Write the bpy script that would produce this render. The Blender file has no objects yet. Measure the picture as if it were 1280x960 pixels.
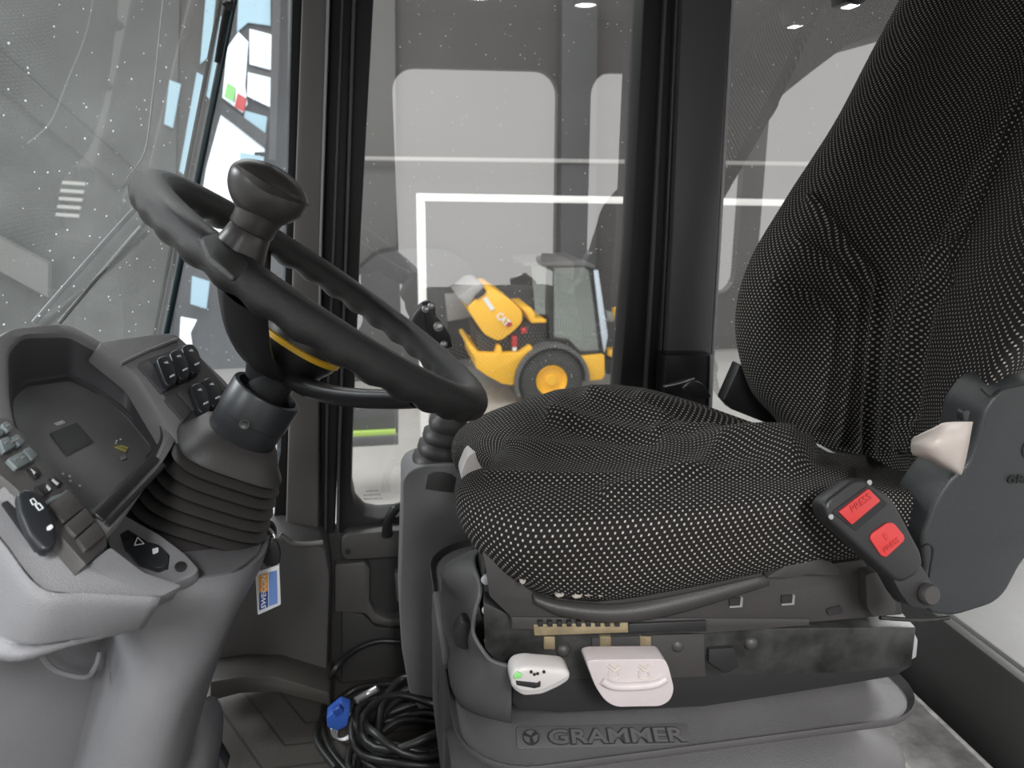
import bpy, bmesh, math, random
from math import sin, cos, pi, radians, sqrt, atan2
from mathutils import Vector, Matrix
random.seed(4)
C = bpy.context.scene.collection
# ------------------------------------------------------------------ camera numbers (vehicle frame: X rear, Y right side, Z up)
F = 950.0; PITCH = radians(15); YAW = radians(10); H = 1.0
CAM = Vector((0, 0, H))
FW = Vector((sin(YAW)*cos(PITCH), cos(YAW)*cos(PITCH), -sin(PITCH)))
RT = Vector((cos(YAW), -sin(YAW), 0))
UP = RT.cross(FW)
def ray(px, py): return FW + RT*((px-640)/F) + UP*((480-py)/F)
def P(px, py, V):
    d = ray(px, py); return CAM + d*(V/d.y)
def PX(px, py, X):
    d = ray(px, py); return CAM + d*(X/d.x)
def PZ(px, py, Z):
    d = ray(px, py); return CAM + d*((Z-H)/d.z)
def PP(px, py, pl):
    p0, n = pl; d = ray(px, py); return CAM + d*((p0-CAM).dot(n)/d.dot(n))
def proj(p):
    d = p-CAM; z = d.dot(FW); return (640+F*d.dot(RT)/z, 480-F*d.dot(UP)/z)

# ------------------------------------------------------------------ materials
def nd(nt, t, **kw):
    n = nt.nodes.new(t)
    for k, v in kw.items(): setattr(n, k, v)
    return n
def mat(name, col, rough=.5, metal=0, bump=0, bscale=300, var=0, vscale=6, emit=0, spec=.5, coat=0, sheen=0, dust=0):
    m = bpy.data.materials.new(name); m.use_nodes = True; nt = m.node_tree
    b = nt.nodes['Principled BSDF']
    b.inputs['Base Color'].default_value = (*col, 1); b.inputs['Roughness'].default_value = rough
    b.inputs['Metallic'].default_value = metal; b.inputs['Specular IOR Level'].default_value = spec
    b.inputs['Coat Weight'].default_value = coat; b.inputs['Sheen Weight'].default_value = sheen
    if emit:
        b.inputs['Emission Color'].default_value = (*col, 1); b.inputs['Emission Strength'].default_value = emit
    tc = nd(nt, 'ShaderNodeTexCoord')
    if bump:
        n = nd(nt, 'ShaderNodeTexNoise'); n.inputs['Scale'].default_value = bscale; n.inputs['Detail'].default_value = 2
        nt.links.new(tc.outputs['Object'], n.inputs['Vector'])
        bp = nd(nt, 'ShaderNodeBump'); bp.inputs['Strength'].default_value = bump; bp.inputs['Distance'].default_value = .002
        nt.links.new(n.outputs['Fac'], bp.inputs['Height']); nt.links.new(bp.outputs['Normal'], b.inputs['Normal'])
    if var or dust:
        n = nd(nt, 'ShaderNodeTexNoise'); n.inputs['Scale'].default_value = vscale; n.inputs['Detail'].default_value = 6
        n.inputs['Roughness'].default_value = .65
        nt.links.new(tc.outputs['Object'], n.inputs['Vector'])
        r = nd(nt, 'ShaderNodeValToRGB')
        r.color_ramp.elements[0].position = .3; r.color_ramp.elements[1].position = .72
        v = max(var, 0)
        r.color_ramp.elements[0].color = (*[c*(1-v) for c in col], 1)
        r.color_ramp.elements[1].color = (*[min(1, c*(1+v)+dust) for c in col], 1)
        nt.links.new(n.outputs['Fac'], r.inputs['Fac']); nt.links.new(r.outputs['Color'], b.inputs['Base Color'])
    return m
def fabric(name, pu, pv, wu, wv, base, dot):
    m = bpy.data.materials.new(name); m.use_nodes = True; nt = m.node_tree; L = nt.links.new
    b = nt.nodes['Principled BSDF']; b.inputs['Roughness'].default_value = .85; b.inputs['Sheen Weight'].default_value = .0
    b.inputs['Specular IOR Level'].default_value = .2
    uv = nd(nt, 'ShaderNodeUVMap'); uv.uv_map = 'UVMap'
    sp = nd(nt, 'ShaderNodeSeparateXYZ'); L(uv.outputs[0], sp.inputs[0])
    def M(op, a, bb=None, c=None):
        n = nd(nt, 'ShaderNodeMath', operation=op)
        for i, x in enumerate((a, bb, c)):
            if x is None: continue
            if isinstance(x, (int, float)): n.inputs[i].default_value = x
            else: L(x, n.inputs[i])
        return n.outputs[0]
    nz = nd(nt, 'ShaderNodeTexNoise'); nz.inputs['Scale'].default_value = 14; nz.inputs['Detail'].default_value = 1; L(uv.outputs[0], nz.inputs['Vector'])
    wob = M('MULTIPLY', M('SUBTRACT', nz.outputs['Fac'], .5), .004)
    v = M('DIVIDE', M('ADD', sp.outputs[1], wob), pv); row = M('FLOOR', v)
    half = M('MULTIPLY', M('MODULO', M('ABSOLUTE', row), 2), .5)
    u = M('ADD', M('DIVIDE', M('ADD', sp.outputs[0], wob), pu), half)
    du = M('ABSOLUTE', M('SUBTRACT', M('FRACT', u), .5)); dv = M('ABSOLUTE', M('SUBTRACT', M('FRACT', v), .5))
    d = M('MAXIMUM', M('DIVIDE', du, wu), M('DIVIDE', dv, wv))
    mask = M('SUBTRACT', 1.0, M('SMOOTH_MIN', M('MAXIMUM', M('MULTIPLY', M('SUBTRACT', d, .75), 2.5), 0), 1.0, .05))
    mask = M('MAXIMUM', mask, 0)
    n2 = nd(nt, 'ShaderNodeTexNoise'); n2.inputs['Scale'].default_value = 150; L(uv.outputs[0], n2.inputs['Vector'])
    mask = M('MULTIPLY', mask, M('ADD', M('MULTIPLY', n2.outputs['Fac'], .9), .4))
    mx = nd(nt, 'ShaderNodeMix', data_type='RGBA'); L(mask, mx.inputs[0]); mx.inputs[6].default_value = (*base, 1); mx.inputs[7].default_value = (*dot, 1)
    L(mx.outputs[2], b.inputs['Base Color'])
    # fine weave bump
    w = nd(nt, 'ShaderNodeTexNoise'); w.inputs['Scale'].default_value = 900; L(uv.outputs[0], w.inputs['Vector'])
    bp = nd(nt, 'ShaderNodeBump'); bp.inputs['Strength'].default_value = .5; bp.inputs['Distance'].default_value = .001
    L(M('ADD', w.outputs['Fac'], mask), bp.inputs['Height']); L(bp.outputs['Normal'], b.inputs['Normal'])
    return m
def glass(name, refl=.12, haze=0, hazecol=(.5, .52, .5), dust=0, tint=(.93, .95, .94)):
    m = bpy.data.materials.new(name); m.use_nodes = True; nt = m.node_tree; L = nt.links.new
    nt.nodes.remove(nt.nodes['Principled BSDF']); out = nt.nodes['Material Output']
    tr = nd(nt, 'ShaderNodeBsdfTransparent'); tr.inputs[0].default_value = (*tint, 1)
    gl = nd(nt, 'ShaderNodeBsdfGlossy'); gl.inputs['Roughness'].default_value = 0.0; gl.inputs[0].default_value = (1, 1, 1, 1)
    lw = nd(nt, 'ShaderNodeLayerWeight'); lw.inputs['Blend'].default_value = .15
    mm = nd(nt, 'ShaderNodeMath', operation='MULTIPLY_ADD'); L(lw.outputs['Fresnel'], mm.inputs[0]); mm.inputs[1].default_value = .8; mm.inputs[2].default_value = refl
    mm.use_clamp = True
    mx = nd(nt, 'ShaderNodeMixShader'); L(mm.outputs[0], mx.inputs[0]); L(tr.outputs[0], mx.inputs[1]); L(gl.outputs[0], mx.inputs[2])
    last = mx.outputs[0]
    if haze or dust:
        df = nd(nt, 'ShaderNodeBsdfDiffuse'); df.inputs[0].default_value = (*hazecol, 1)
        tl = nd(nt, 'ShaderNodeBsdfTranslucent'); tl.inputs[0].default_value = (*hazecol, 1)
        ad = nd(nt, 'ShaderNodeAddShader'); L(df.outputs[0], ad.inputs[0]); L(tl.outputs[0], ad.inputs[1])
        tc = nd(nt, 'ShaderNodeTexCoord')
        v = nd(nt, 'ShaderNodeTexVoronoi'); v.inputs['Scale'].default_value = 110; L(tc.outputs['Object'], v.inputs['Vector'])
        n = nd(nt, 'ShaderNodeTexNoise'); n.inputs['Scale'].default_value = 7; n.inputs['Detail'].default_value = 5; L(tc.outputs['Object'], n.inputs['Vector'])
        sepc = nd(nt, 'ShaderNodeSeparateColor'); L(v.outputs['Color'], sepc.inputs[0])
        rad = nd(nt, 'ShaderNodeMath', operation='MULTIPLY_ADD'); L(sepc.outputs[0], rad.inputs[0]); rad.inputs[1].default_value = .3; rad.inputs[2].default_value = -.12
        lt = nd(nt, 'ShaderNodeMath', operation='LESS_THAN'); L(v.outputs['Distance'], lt.inputs[0]); L(rad.outputs[0], lt.inputs[1])
        d1 = nd(nt, 'ShaderNodeMath', operation='MULTIPLY'); L(lt.outputs[0], d1.inputs[0]); d1.inputs[1].default_value = dust
        h1 = nd(nt, 'ShaderNodeMath', operation='MULTIPLY_ADD'); L(n.outputs['Fac'], h1.inputs[0]); h1.inputs[1].default_value = haze*1.2; L(d1.outputs[0], h1.inputs[2])
        m2 = nd(nt, 'ShaderNodeMixShader'); L(h1.outputs[0], m2.inputs[0]); L(last, m2.inputs[1]); L(ad.outputs[0], m2.inputs[2]); last = m2.outputs[0]
    L(last, out.inputs['Surface'])
    return m
M = {}
M['con'] = mat('console_grey_plastic', (.215, .215, .225), .42, bump=.35, bscale=900, var=.06, vscale=9)
M['con_tex'] = mat('console_textured_grey', (.27, .265, .27), .55, bump=.8, bscale=1100, var=.05)
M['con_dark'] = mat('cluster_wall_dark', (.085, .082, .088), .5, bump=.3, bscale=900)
M['disp'] = mat('display_face', (.21, .21, .215), .3, coat=.2, var=.15, vscale=7, dust=.02)
M['lcd'] = mat('lcd_glass', (.08, .083, .084), .2)
M['blk'] = mat('black_plastic', (.018, .018, .019), .38, bump=.15, bscale=900)
M['blk_m'] = mat('black_matte', (.012, .012, .013), .75)
M['rim'] = mat('wheel_rubber', (.024, .023, .023), .33, bump=.5, bscale=1300, spec=.5)
M['knob'] = mat('knob_plastic', (.045, .041, .040), .34)
M['yel'] = mat('yellow_ring', (.85, .50, .03), .4)
M['boot'] = mat('boot_rubber', (.05, .047, .046), .48, bump=.2, bscale=700)
M['collar'] = mat('collar_metal', (.026, .028, .031), .38)
M['key'] = mat('keypad_grey', (.19, .225, .23), .45)
M['keyd'] = mat('keypad_bar', (.085, .08, .078), .5, bump=.3, bscale=700)
M['wht'] = mat('print_white', (.75, .77, .78), .5)
M['wht2'] = mat('print_grey', (.32, .33, .33), .5)
M['sw'] = mat('switch_black', (.02, .022, .026), .35)
M['pil'] = mat('pillar_grey', (.17, .16, .152), .45, bump=.15, bscale=500, var=.05)
M['pilB'] = mat('pillar_dark_grey', (.085, .085, .088), .42, bump=.15, bscale=500)
M['rub'] = mat('seal_rubber', (.013, .013, .014), .55)
M['pale_strip'] = mat('pale_strip_grey', (.45, .46, .48), .3)
M['glassgreen'] = mat('glass_edge', (.02, .05, .06), .15)
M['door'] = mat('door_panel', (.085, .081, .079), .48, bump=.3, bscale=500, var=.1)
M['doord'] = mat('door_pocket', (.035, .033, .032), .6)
M['cab'] = mat('cab_lining', (.075, .074, .073), .6, bump=.3, bscale=300)
M['tower'] = mat('armrest_tower_grey', (.19, .188, .19), .5, bump=.25, bscale=700, var=.04)
M['fab'] = fabric('fabric_dense', .0078, .0045, .16, .26, (.021, .019, .018), (.58, .55, .51))
M['fabS'] = fabric('fabric_sparse', .0084, .0048, .125, .23, (.015, .013, .012), (.55, .53, .50))
M['fabW'] = fabric('fabric_wing', .0125, .0056, .11, .22, (.02, .018, .017), (.68, .63, .59))
M['bel'] = mat('bellows_rubber', (.075, .072, .073), .5, bump=.35, bscale=900, var=.08, dust=.01)
M['pan'] = mat('seat_pan_plastic', (.042, .039, .038), .5, bump=.2, bscale=600, var=.1)
M['cover'] = mat('side_cover', (.035, .038, .040), .42, bump=.25, bscale=800)
M['steel'] = mat('black_steel', (.018, .018, .017), .33, metal=.3, var=.4, vscale=16, dust=.05)
M['zinc'] = mat('zinc_rail', (.36, .29, .18), .45, metal=.6, var=.3, vscale=30)
M['bei'] = mat('beige_plastic', (.50, .44, .40), .42, var=.04, vscale=30)
M['pale'] = mat('pale_plastic', (.52, .49, .475), .38)
M['pink'] = mat('greyed_pink_plastic', (.46, .41, .41), .45, var=.08, vscale=20)
M['grn'] = mat('green_mark', (.25, .6, .2), .5)
M['red'] = mat('red_button', (.50, .035, .035), .4)
M['cable'] = mat('cable_black', (.014, .014, .014), .42)
M['blue'] = mat('blue_plug', (.03, .10, .42), .35)
M['alu'] = mat('silver', (.6, .6, .6), .3, metal=.7)
M['tagb'] = mat('tag_blue', (.03, .07, .28), .4); M['tagl'] = mat('tag_light_blue', (.16, .28, .62), .4)
M['tago'] = mat('tag_orange', (.85, .36, .04), .4); M['clear'] = mat('tag_clear_rim', (.72, .74, .76), .15)
M['hfl'] = mat('hall_floor', (.42, .405, .385), .35, var=.08, vscale=1.5)
M['hw'] = mat('hall_wall', (.062, .058, .057), .7, var=.04, vscale=1)
M['hwd'] = mat('hall_gate_dark', (.06, .062, .063), .7)
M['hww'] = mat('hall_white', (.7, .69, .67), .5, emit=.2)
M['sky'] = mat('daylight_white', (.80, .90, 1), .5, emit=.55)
M['skyb'] = mat('daylight_reflection_blue', (.30, .46, .56), .5, emit=.3)
M['mesh'] = mat('hood_grille_grey', (.16, .155, .15), .6)
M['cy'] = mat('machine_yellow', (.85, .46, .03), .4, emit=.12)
M['tyre'] = mat('tyre', (.045, .045, .043), .8)
M['fend'] = mat('fender', (.10, .10, .10), .5)
M['mint'] = mat('mint_cover', (.33, .5, .42), .7)
M['ledge'] = mat('dusty_ledge_highlight', (.16, .155, .15), .6, var=.35, vscale=22, dust=.06)
M['led'] = mat('lamp_white', (1, 1, 1), .5, emit=6)
M['gdoor'] = glass('door_glass', .28, haze=.05, dust=.25, hazecol=(.6, .6, .6))
M['gwind'] = glass('windscreen_glass', .12, haze=.28, dust=.8, hazecol=(.40, .42, .41))
M['gcorner'] = glass('corner_glass', .08, haze=.16, dust=.3, hazecol=(.5, .56, .62))
M['gload'] = glass('loader_glass', .3, tint=(.6, .75, .68))

def floor_mat():
    m = mat('floor_mat_rubber', (.042, .038, .034), .55, bump=.3, bscale=400); nt = m.node_tree; L = nt.links.new
    b = nt.nodes['Principled BSDF']; tc = nd(nt, 'ShaderNodeTexCoord')
    mp = nd(nt, 'ShaderNodeMapping'); mp.inputs['Location'].default_value = (.25, -1.05, 0); L(tc.outputs['Object'], mp.inputs[0])
    sp = nd(nt, 'ShaderNodeSeparateXYZ'); L(mp.outputs[0], sp.inputs[0])
    def Mt(op, a, bb=None):
        n = nd(nt, 'ShaderNodeMath', operation=op)
        for i, x in enumerate((a, bb)):
            if x is None: continue
            if isinstance(x, (int, float)): n.inputs[i].default_value = x
            else: L(x, n.inputs[i])
        return n.outputs[0]
    ax = Mt('ABSOLUTE', sp.outputs[0]); ay = Mt('ABSOLUTE', sp.outputs[1])
    hx = Mt('MAXIMUM', ay, Mt('ADD', Mt('MULTIPLY', ax, .866), Mt('MULTIPLY', ay, .5)))
    fr = Mt('FRACT', Mt('DIVIDE', hx, .055)); line = Mt('LESS_THAN', fr, .09)
    mx = nd(nt, 'ShaderNodeMix', data_type='RGBA'); L(line, mx.inputs[0])
    src = b.inputs['Base Color']; mx.inputs[6].default_value = (.05, .045, .04, 1); mx.inputs[7].default_value = (.022, .02, .018, 1)
    L(mx.outputs[2], src)
    return m
M['mat'] = floor_mat()

# ------------------------------------------------------------------ builders
WL = {}
def link(o, parent, loc):
    C.objects.link(o); WL[o.name] = Vector(loc)
    if parent is not None:
        o.parent = parent; o.location = Vector(loc)-WL[parent.name]
    else: o.location = loc
    return o
def props(o, label, cat, group=None, kind=None):
    if label: o['label'] = label
    if cat: o['category'] = cat
    if group: o['group'] = group
    if kind: o['kind'] = kind
    return o
def thing(name, loc, label, cat, group=None):
    o = bpy.data.objects.new(name, None); o.empty_display_size = .05
    return props(link(o, None, loc), label, cat, group)
def finish(name, bm, m, parent=None, sharp=40, uvs=False, mats=None):
    bmesh.ops.remove_doubles(bm, verts=bm.verts[:], dist=1e-6) if not uvs else None
    c = Vector((0, 0, 0))
    for v in bm.verts: c += v.co
    c /= max(1, len(bm.verts))
    for v in bm.verts: v.co -= c
    me = bpy.data.meshes.new(name); bm.to_mesh(me); bm.free()
    for mm in (mats or [m]): me.materials.append(mm)
    for p in me.polygons: p.use_smooth = True
    me.set_sharp_from_angle(angle=radians(sharp))
    return link(bpy.data.objects.new(name, me), parent, c)
def roundpoly(pts, rad, n=3):
    if not rad: return list(pts)
    out = []; N = len(pts)
    for i in range(N):
        p = Vector(pts[i][:2]); a = Vector(pts[i-1][:2]); b = Vector(pts[(i+1) % N][:2])
        la, lb = (a-p).length, (b-p).length
        r = min(rad, la*.45, lb*.45); ex = pts[i][2:]
        p0 = p+(a-p)*(r/la); p1 = p+(b-p)*(r/lb)
        for k in range(n+1):
            t = k/n; q = p0*(1-t)**2+p*2*t*(1-t)+p1*t*t; out.append((q.x, q.y, *ex))
    return out
def prism(name, front, off, m, parent=None, bev=.002, seg=2, sharp=35):
    bm = bmesh.new(); off = Vector(off)
    a = [bm.verts.new(p) for p in front]; b = [bm.verts.new(p+off) for p in front]
    n = len(a); bm.faces.new(a); bm.faces.new(b[::-1])
    for i in range(n): bm.faces.new((a[i], b[i], b[(i+1) % n], a[(i+1) % n]))
    bmesh.ops.recalc_face_normals(bm, faces=bm.faces[:])
    if bev:
        es = [e for e in bm.edges if len(e.link_faces) == 2 and e.calc_face_angle(0) > .5]
        try: bmesh.ops.bevel(bm, geom=es, offset=bev, segments=seg, profile=.5, affect='EDGES', clamp_overlap=True)
        except Exception: pass
    return finish(name, bm, m, parent, sharp)
def slab(name, pts, V, th, m, parent=None, bev=.002, rad=0, off=None, seg=2):
    pts = roundpoly(pts, rad)
    fr = [P(p[0], p[1], p[2] if len(p) > 2 else V) for p in pts]
    return prism(name, fr, off if off else (0, th, 0), m, parent, bev, seg)
def pslab(name, pts, pl, th, m, parent=None, bev=.001, rad=0, lift=0, seg=2):
    p0, n = pl; pts = roundpoly(pts, rad)
    fr = [PP(p[0], p[1], (p0+n*lift, n)) for p in pts]
    return prism(name, fr, -n*th, m, parent, bev, seg)
def box(name, lo, hi, m, parent=None, bev=.004):
    x0, y0, z0 = lo; x1, y1, z1 = hi
    return prism(name, [Vector((x0, y0, z0)), Vector((x1, y0, z0)), Vector((x1, y1, z0)), Vector((x0, y1, z0))], (0, 0, z1-z0), m, parent, bev)
def frame_of(t):
    t = t.normalized(); a = Vector((0, 0, 1)) if abs(t.z) < .9 else Vector((0, 1, 0))
    x = t.cross(a).normalized(); return x, t.cross(x).normalized()
def crs(pts, n):
    out = []; N = len(pts)
    for i in range(N-1):
        p0, p1, p2, p3 = pts[max(i-1, 0)], pts[i], pts[i+1], pts[min(i+2, N-1)]
        for k in range(n):
            t = k/n; out.append(.5*((2*p1)+(p2-p0)*t+(2*p0-5*p1+4*p2-p3)*t*t+(3*p1-p0-3*p2+p3)*t**3))
    out.append(pts[-1]*1.0); return out
def tube_bm(bm, path, r, segs=10, closed=False):
    N = len(path); rs = r if isinstance(r, (list, tuple)) else [r]*N
    rings = []; x = None
    for i, p in enumerate(path):
        if closed: t = path[(i+1) % N]-path[i-1]
        else: t = path[min(i+1, N-1)]-path[max(i-1, 0)]
        t = t.normalized()
        if x is None: x, y = frame_of(t)
        else: x = (x-t*x.dot(t)).normalized(); y = t.cross(x)
        rings.append([bm.verts.new(p+(x*cos(2*pi*k/segs)+y*sin(2*pi*k/segs))*rs[i]) for k in range(segs)])
    for i in range(N if closed else N-1):
        A, B = rings[i], rings[(i+1) % N]
        for k in range(segs): bm.faces.new((A[k], A[(k+1) % segs], B[(k+1) % segs], B[k]))
    if not closed: bm.faces.new(rings[0][::-1]); bm.faces.new(rings[-1])
def tube(name, path, r, m, parent=None, segs=10, sm=6, closed=False):
    path = [Vector(p) for p in path]
    if sm: path = crs(path, sm)
    if isinstance(r, (list, tuple)):
        n = len(path); rr = []
        for i in range(n):
            f = i/(n-1)*(len(r)-1); k = min(int(f), len(r)-2); rr.append(r[k]*(1-f+k)+r[k+1]*(f-k))
        r = rr
    bm = bmesh.new(); tube_bm(bm, path, r, segs, closed); bmesh.ops.recalc_face_normals(bm, faces=bm.faces[:])
    return finish(name, bm, m, parent, 50)
def lathe(name, base, axis, prof, m, parent=None, segs=48, sq=0, xdir=None, sx=1, sy=1, sharp=40):
    """prof: (r, h) along axis; sq>0 squares the section"""
    axis = Vector(axis).normalized(); base = Vector(base)
    if xdir is not None: x = (Vector(xdir)-axis*Vector(xdir).dot(axis)).normalized(); y = axis.cross(x)
    else: x, y = frame_of(axis)
    bm = bmesh.new(); rings = []
    for r, h in prof:
        ring = []
        for k in range(segs):
            a = 2*pi*k/segs; c, s = cos(a), sin(a)
            if sq:
                e = 2/(2+sq); c = math.copysign(abs(c)**e, c); s = math.copysign(abs(s)**e, s)
            ring.append(bm.verts.new(base+axis*h+x*(c*r*sx)+y*(s*r*sy)))
        rings.append(ring)
    for A, B in zip(rings, rings[1:]):
        for k in range(segs): bm.faces.new((A[k], A[(k+1) % segs], B[(k+1) % segs], B[k]))
    if prof[0][0] > 1e-5: bm.faces.new(rings[0][::-1])
    if prof[-1][0] > 1e-5: bm.faces.new(rings[-1])
    bmesh.ops.remove_doubles(bm, verts=bm.verts[:], dist=1e-6)
    bmesh.ops.recalc_face_normals(bm, faces=bm.faces[:])
    return finish(name, bm, m, parent, sharp)
def net(name, rows, m, parent=None, su=6, sv=6, mats=None, matf=None, disp=None, closed_v=False, cap=True, solid=0):
    """rows: list of rows of Vectors -> smooth surface with metre uvs"""
    R = [crs([Vector(p) for p in r], su) for r in rows]
    cols = [crs([r[i] for r in R], sv) for i in range(len(R[0]))]     # cols[i][j]
    nu, nv = len(cols), len(cols[0])
    U = [0]
    mid = nv//2
    for i in range(1, nu):
        U.append(U[-1]+sum((cols[i][j]-cols[i-1][j]).length for j in range(nv//6, nv-nv//6, 3))/len(range(nv//6, nv-nv//6, 3)))
    Vv = [0]
    for j in range(1, nv):
        Vv.append(Vv[-1]+sum((cols[i][j]-cols[i][j-1]).length for i in range(nu//6, nu-nu//6, 3))/len(range(nu//6, nu-nu//6, 3)))
    if disp:
        nn = {}
        for i in range(nu):
            for j in range(nv):
                a = cols[min(i+1, nu-1)][j]-cols[max(i-1, 0)][j]; b = cols[i][min(j+1, nv-1)]-cols[i][max(j-1, 0)]
                nn[i, j] = a.cross(b).normalized() if a.cross(b).length > 0 else Vector((0, 0, 1))
        for i in range(nu):
            for j in range(nv): cols[i][j] = cols[i][j]+nn[i, j]*disp(cols[i][j], i/(nu-1), j/(nv-1))
    bm = bmesh.new(); uvl = bm.loops.layers.uv.new('UVMap')
    g = [[bm.verts.new(cols[i][j]) for j in range(nv)] for i in range(nu)]
    for i in range(nu-1):
        for j in range(nv-1):
            f = bm.faces.new((g[i][j], g[i+1][j], g[i+1][j+1], g[i][j+1]))
            for l, (a, b) in zip(f.loops, ((i, j), (i+1, j), (i+1, j+1), (i, j+1))): l[uvl].uv = (U[a], Vv[b])
            if matf: f.material_index = matf(i/(nu-1), j/(nv-1))
    if cap:
        for loop in ([g[i][0] for i in range(nu)]+[g[nu-1][j] for j in range(1, nv)]+[g[i][nv-1] for i in range(nu-2, -1, -1)]+[g[0][j] for j in range(nv-2, 0, -1)],):
            try: bm.faces.new(loop)
            except Exception: pass
    o = finish(name, bm, m, parent, 180, uvs=True, mats=mats)
    if solid:
        md = o.modifiers.new('solid', 'SOLIDIFY'); md.thickness = solid; md.offset = -1
    return o
def text(name, s, left, right, up, m, parent=None, depth=.0006, hfac=None, bold=.0):
    """lettering centred between two world points, `up` gives the up direction; width fitted"""
    cu = bpy.data.curves.new('t', 'FONT'); cu.body = s; cu.size = 1; cu.extrude = 0; cu.resolution_u = 3; cu.offset = bold
    o = bpy.data.objects.new('t', cu); C.objects.link(o); bpy.context.view_layer.update()
    me = bpy.data.meshes.new_from_object(o.evaluated_get(bpy.context.evaluated_depsgraph_get()))
    bpy.data.objects.remove(o); bpy.data.curves.remove(cu)
    xs = [v.co.x for v in me.vertices]; ys = [v.co.y for v in me.vertices]
    if not xs: return None
    w = max(xs)-min(xs); h = max(ys)-min(ys); left = Vector(left); right = Vector(right)
    X = (right-left); L = X.length; xd = X.normalized(); ud = Vector(up); ud = (ud-xd*ud.dot(xd)).normalized(); nn = xd.cross(ud)
    sc = L/w; hy = (hfac*L/h) if hfac else sc
    bm = bmesh.new(); bm.from_mesh(me); bpy.data.meshes.remove(me)
    bmesh.ops.remove_doubles(bm, verts=bm.verts[:], dist=1e-5)
    for v in bm.verts:
        a, b = v.co.x-min(xs), v.co.y-(min(ys)+max(ys))/2
        v.co = left+xd*(a*sc)+ud*(b*hy)+nn*(depth*.5)
    r = bmesh.ops.extrude_face_region(bm, geom=bm.faces[:])
    for v in [e for e in r['geom'] if isinstance(e, bmesh.types.BMVert)]: v.co += nn*depth
    bmesh.ops.recalc_face_normals(bm, faces=bm.faces[:])
    return finish(name, bm, m, parent, 30)
def ring_slab(name, outer, inner, th_vec, m, parent=None):
    """frame between two same-length world loops, extruded"""
    bm = bmesh.new(); tv = Vector(th_vec); n = len(outer)
    A = [bm.verts.new(p) for p in outer]; B = [bm.verts.new(p) for p in inner]
    A2 = [bm.verts.new(p+tv) for p in outer]; B2 = [bm.verts.new(p+tv) for p in inner]
    for i in range(n):
        j = (i+1) % n
        bm.faces.new((A[i], A[j], B[j], B[i])); bm.faces.new((A2[j], A2[i], B2[i], B2[j]))
        bm.faces.new((A[j], A[i], A2[i], A2[j])); bm.faces.new((B[i], B[j], B2[j], B2[i]))
    bmesh.ops.recalc_face_normals(bm, faces=bm.faces[:])
    return finish(name, bm, m, parent, 35)
def S(o, kind='structure'): o['kind'] = kind; return o

exec_parts = []
# ================================================================== THE SETTING: hall
HZ = -2.05
YW = 13.0
S(box('floor_hall', (-22, -12, HZ-.1), (22, YW+.2, HZ), M['hfl'], bev=0))
S(box('wall_hall', (-22, YW, HZ), (22, YW+.2, 7), M['hw'], bev=0))
def wallpanel(name, pts, V, th, m): return S(slab(name, pts, V, th, m, bev=.004))
# dark roller gate seen through the windscreen, with steel beams
wallpanel('wall_gate_dark', [(-260, -160), (228, -160), (212, 560), (-260, 560)], 12.9, .1, M['hwd'])
S(slab('trim_beam', [(-200, -60), (-160, -80), (170, 215), (150, 235)], 12.7, .15, mat('beam_grey', (.035, .036, .036), .7), bev=0))
S(slab('trim_beam', [(-200, 230), (-200, 190), (60, 330), (60, 372)], 12.6, .15, mat('beam_pale', (.16, .165, .16), .7), bev=0))
for k in range(5):
    S(slab('trim_louvre', [(78-k*2, 226+k*10), (107-k*2, 228+k*10), (106-k*2, 232+k*10), (77-k*2, 230+k*10)], 12.5, .05, mat('louvre', (.45, .46, .44), .6), bev=0))
# daylight windows of the hall, plus slanted strips for glass reflections
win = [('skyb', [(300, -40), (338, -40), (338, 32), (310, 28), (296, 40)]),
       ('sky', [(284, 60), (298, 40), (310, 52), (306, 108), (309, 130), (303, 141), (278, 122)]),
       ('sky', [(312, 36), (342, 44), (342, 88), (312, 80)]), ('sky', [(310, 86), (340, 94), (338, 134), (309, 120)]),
       ('skyb', [(262, -60), (276, -60), (262, 70), (250, 80)]), ('skyb', [(276, 20), (286, 24), (268, 130), (258, 120)]),  # slanted strips, here and next row, imitate reflections in the glass
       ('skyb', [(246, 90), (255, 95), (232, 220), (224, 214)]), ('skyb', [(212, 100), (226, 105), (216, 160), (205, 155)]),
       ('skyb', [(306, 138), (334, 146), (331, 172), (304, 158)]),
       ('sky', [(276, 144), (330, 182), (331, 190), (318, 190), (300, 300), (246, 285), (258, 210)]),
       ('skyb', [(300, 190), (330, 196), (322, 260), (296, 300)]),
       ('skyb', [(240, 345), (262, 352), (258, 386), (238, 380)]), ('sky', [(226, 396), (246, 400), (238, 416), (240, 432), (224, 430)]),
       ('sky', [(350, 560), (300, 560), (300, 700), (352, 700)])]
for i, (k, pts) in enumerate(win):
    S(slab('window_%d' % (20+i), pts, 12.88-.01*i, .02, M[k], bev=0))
S(slab('trim_mullion', [(279, 128), (334, 168), (331, 186), (275, 142)], 12.6, .05, M['hwd'], bev=0))
S(slab('trim_mullion', [(310, 84), (340, 92), (340, 97), (310, 90)], 12.6, .05, M['hw'], bev=0))
S(slab('trim_mullion', [(341, -40), (352, -40), (345, 200), (336, 200)], 12.6, .05, M['hw'], bev=0))
for o, c_ in (((284, 115), 'grn'), ((297, 128), 'red')):
    x, y = o
    b = slab('advertising_banner', [(x, y-12), (x+10, y-6), (x+8, y+12), (x-4, y+6)], 12.72, .1, M[c_], bev=0)
    props(b, 'small %s banner hanging outside by the bright window' % ('green' if c_ == 'grn' else 'red'), 'banner')
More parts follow.
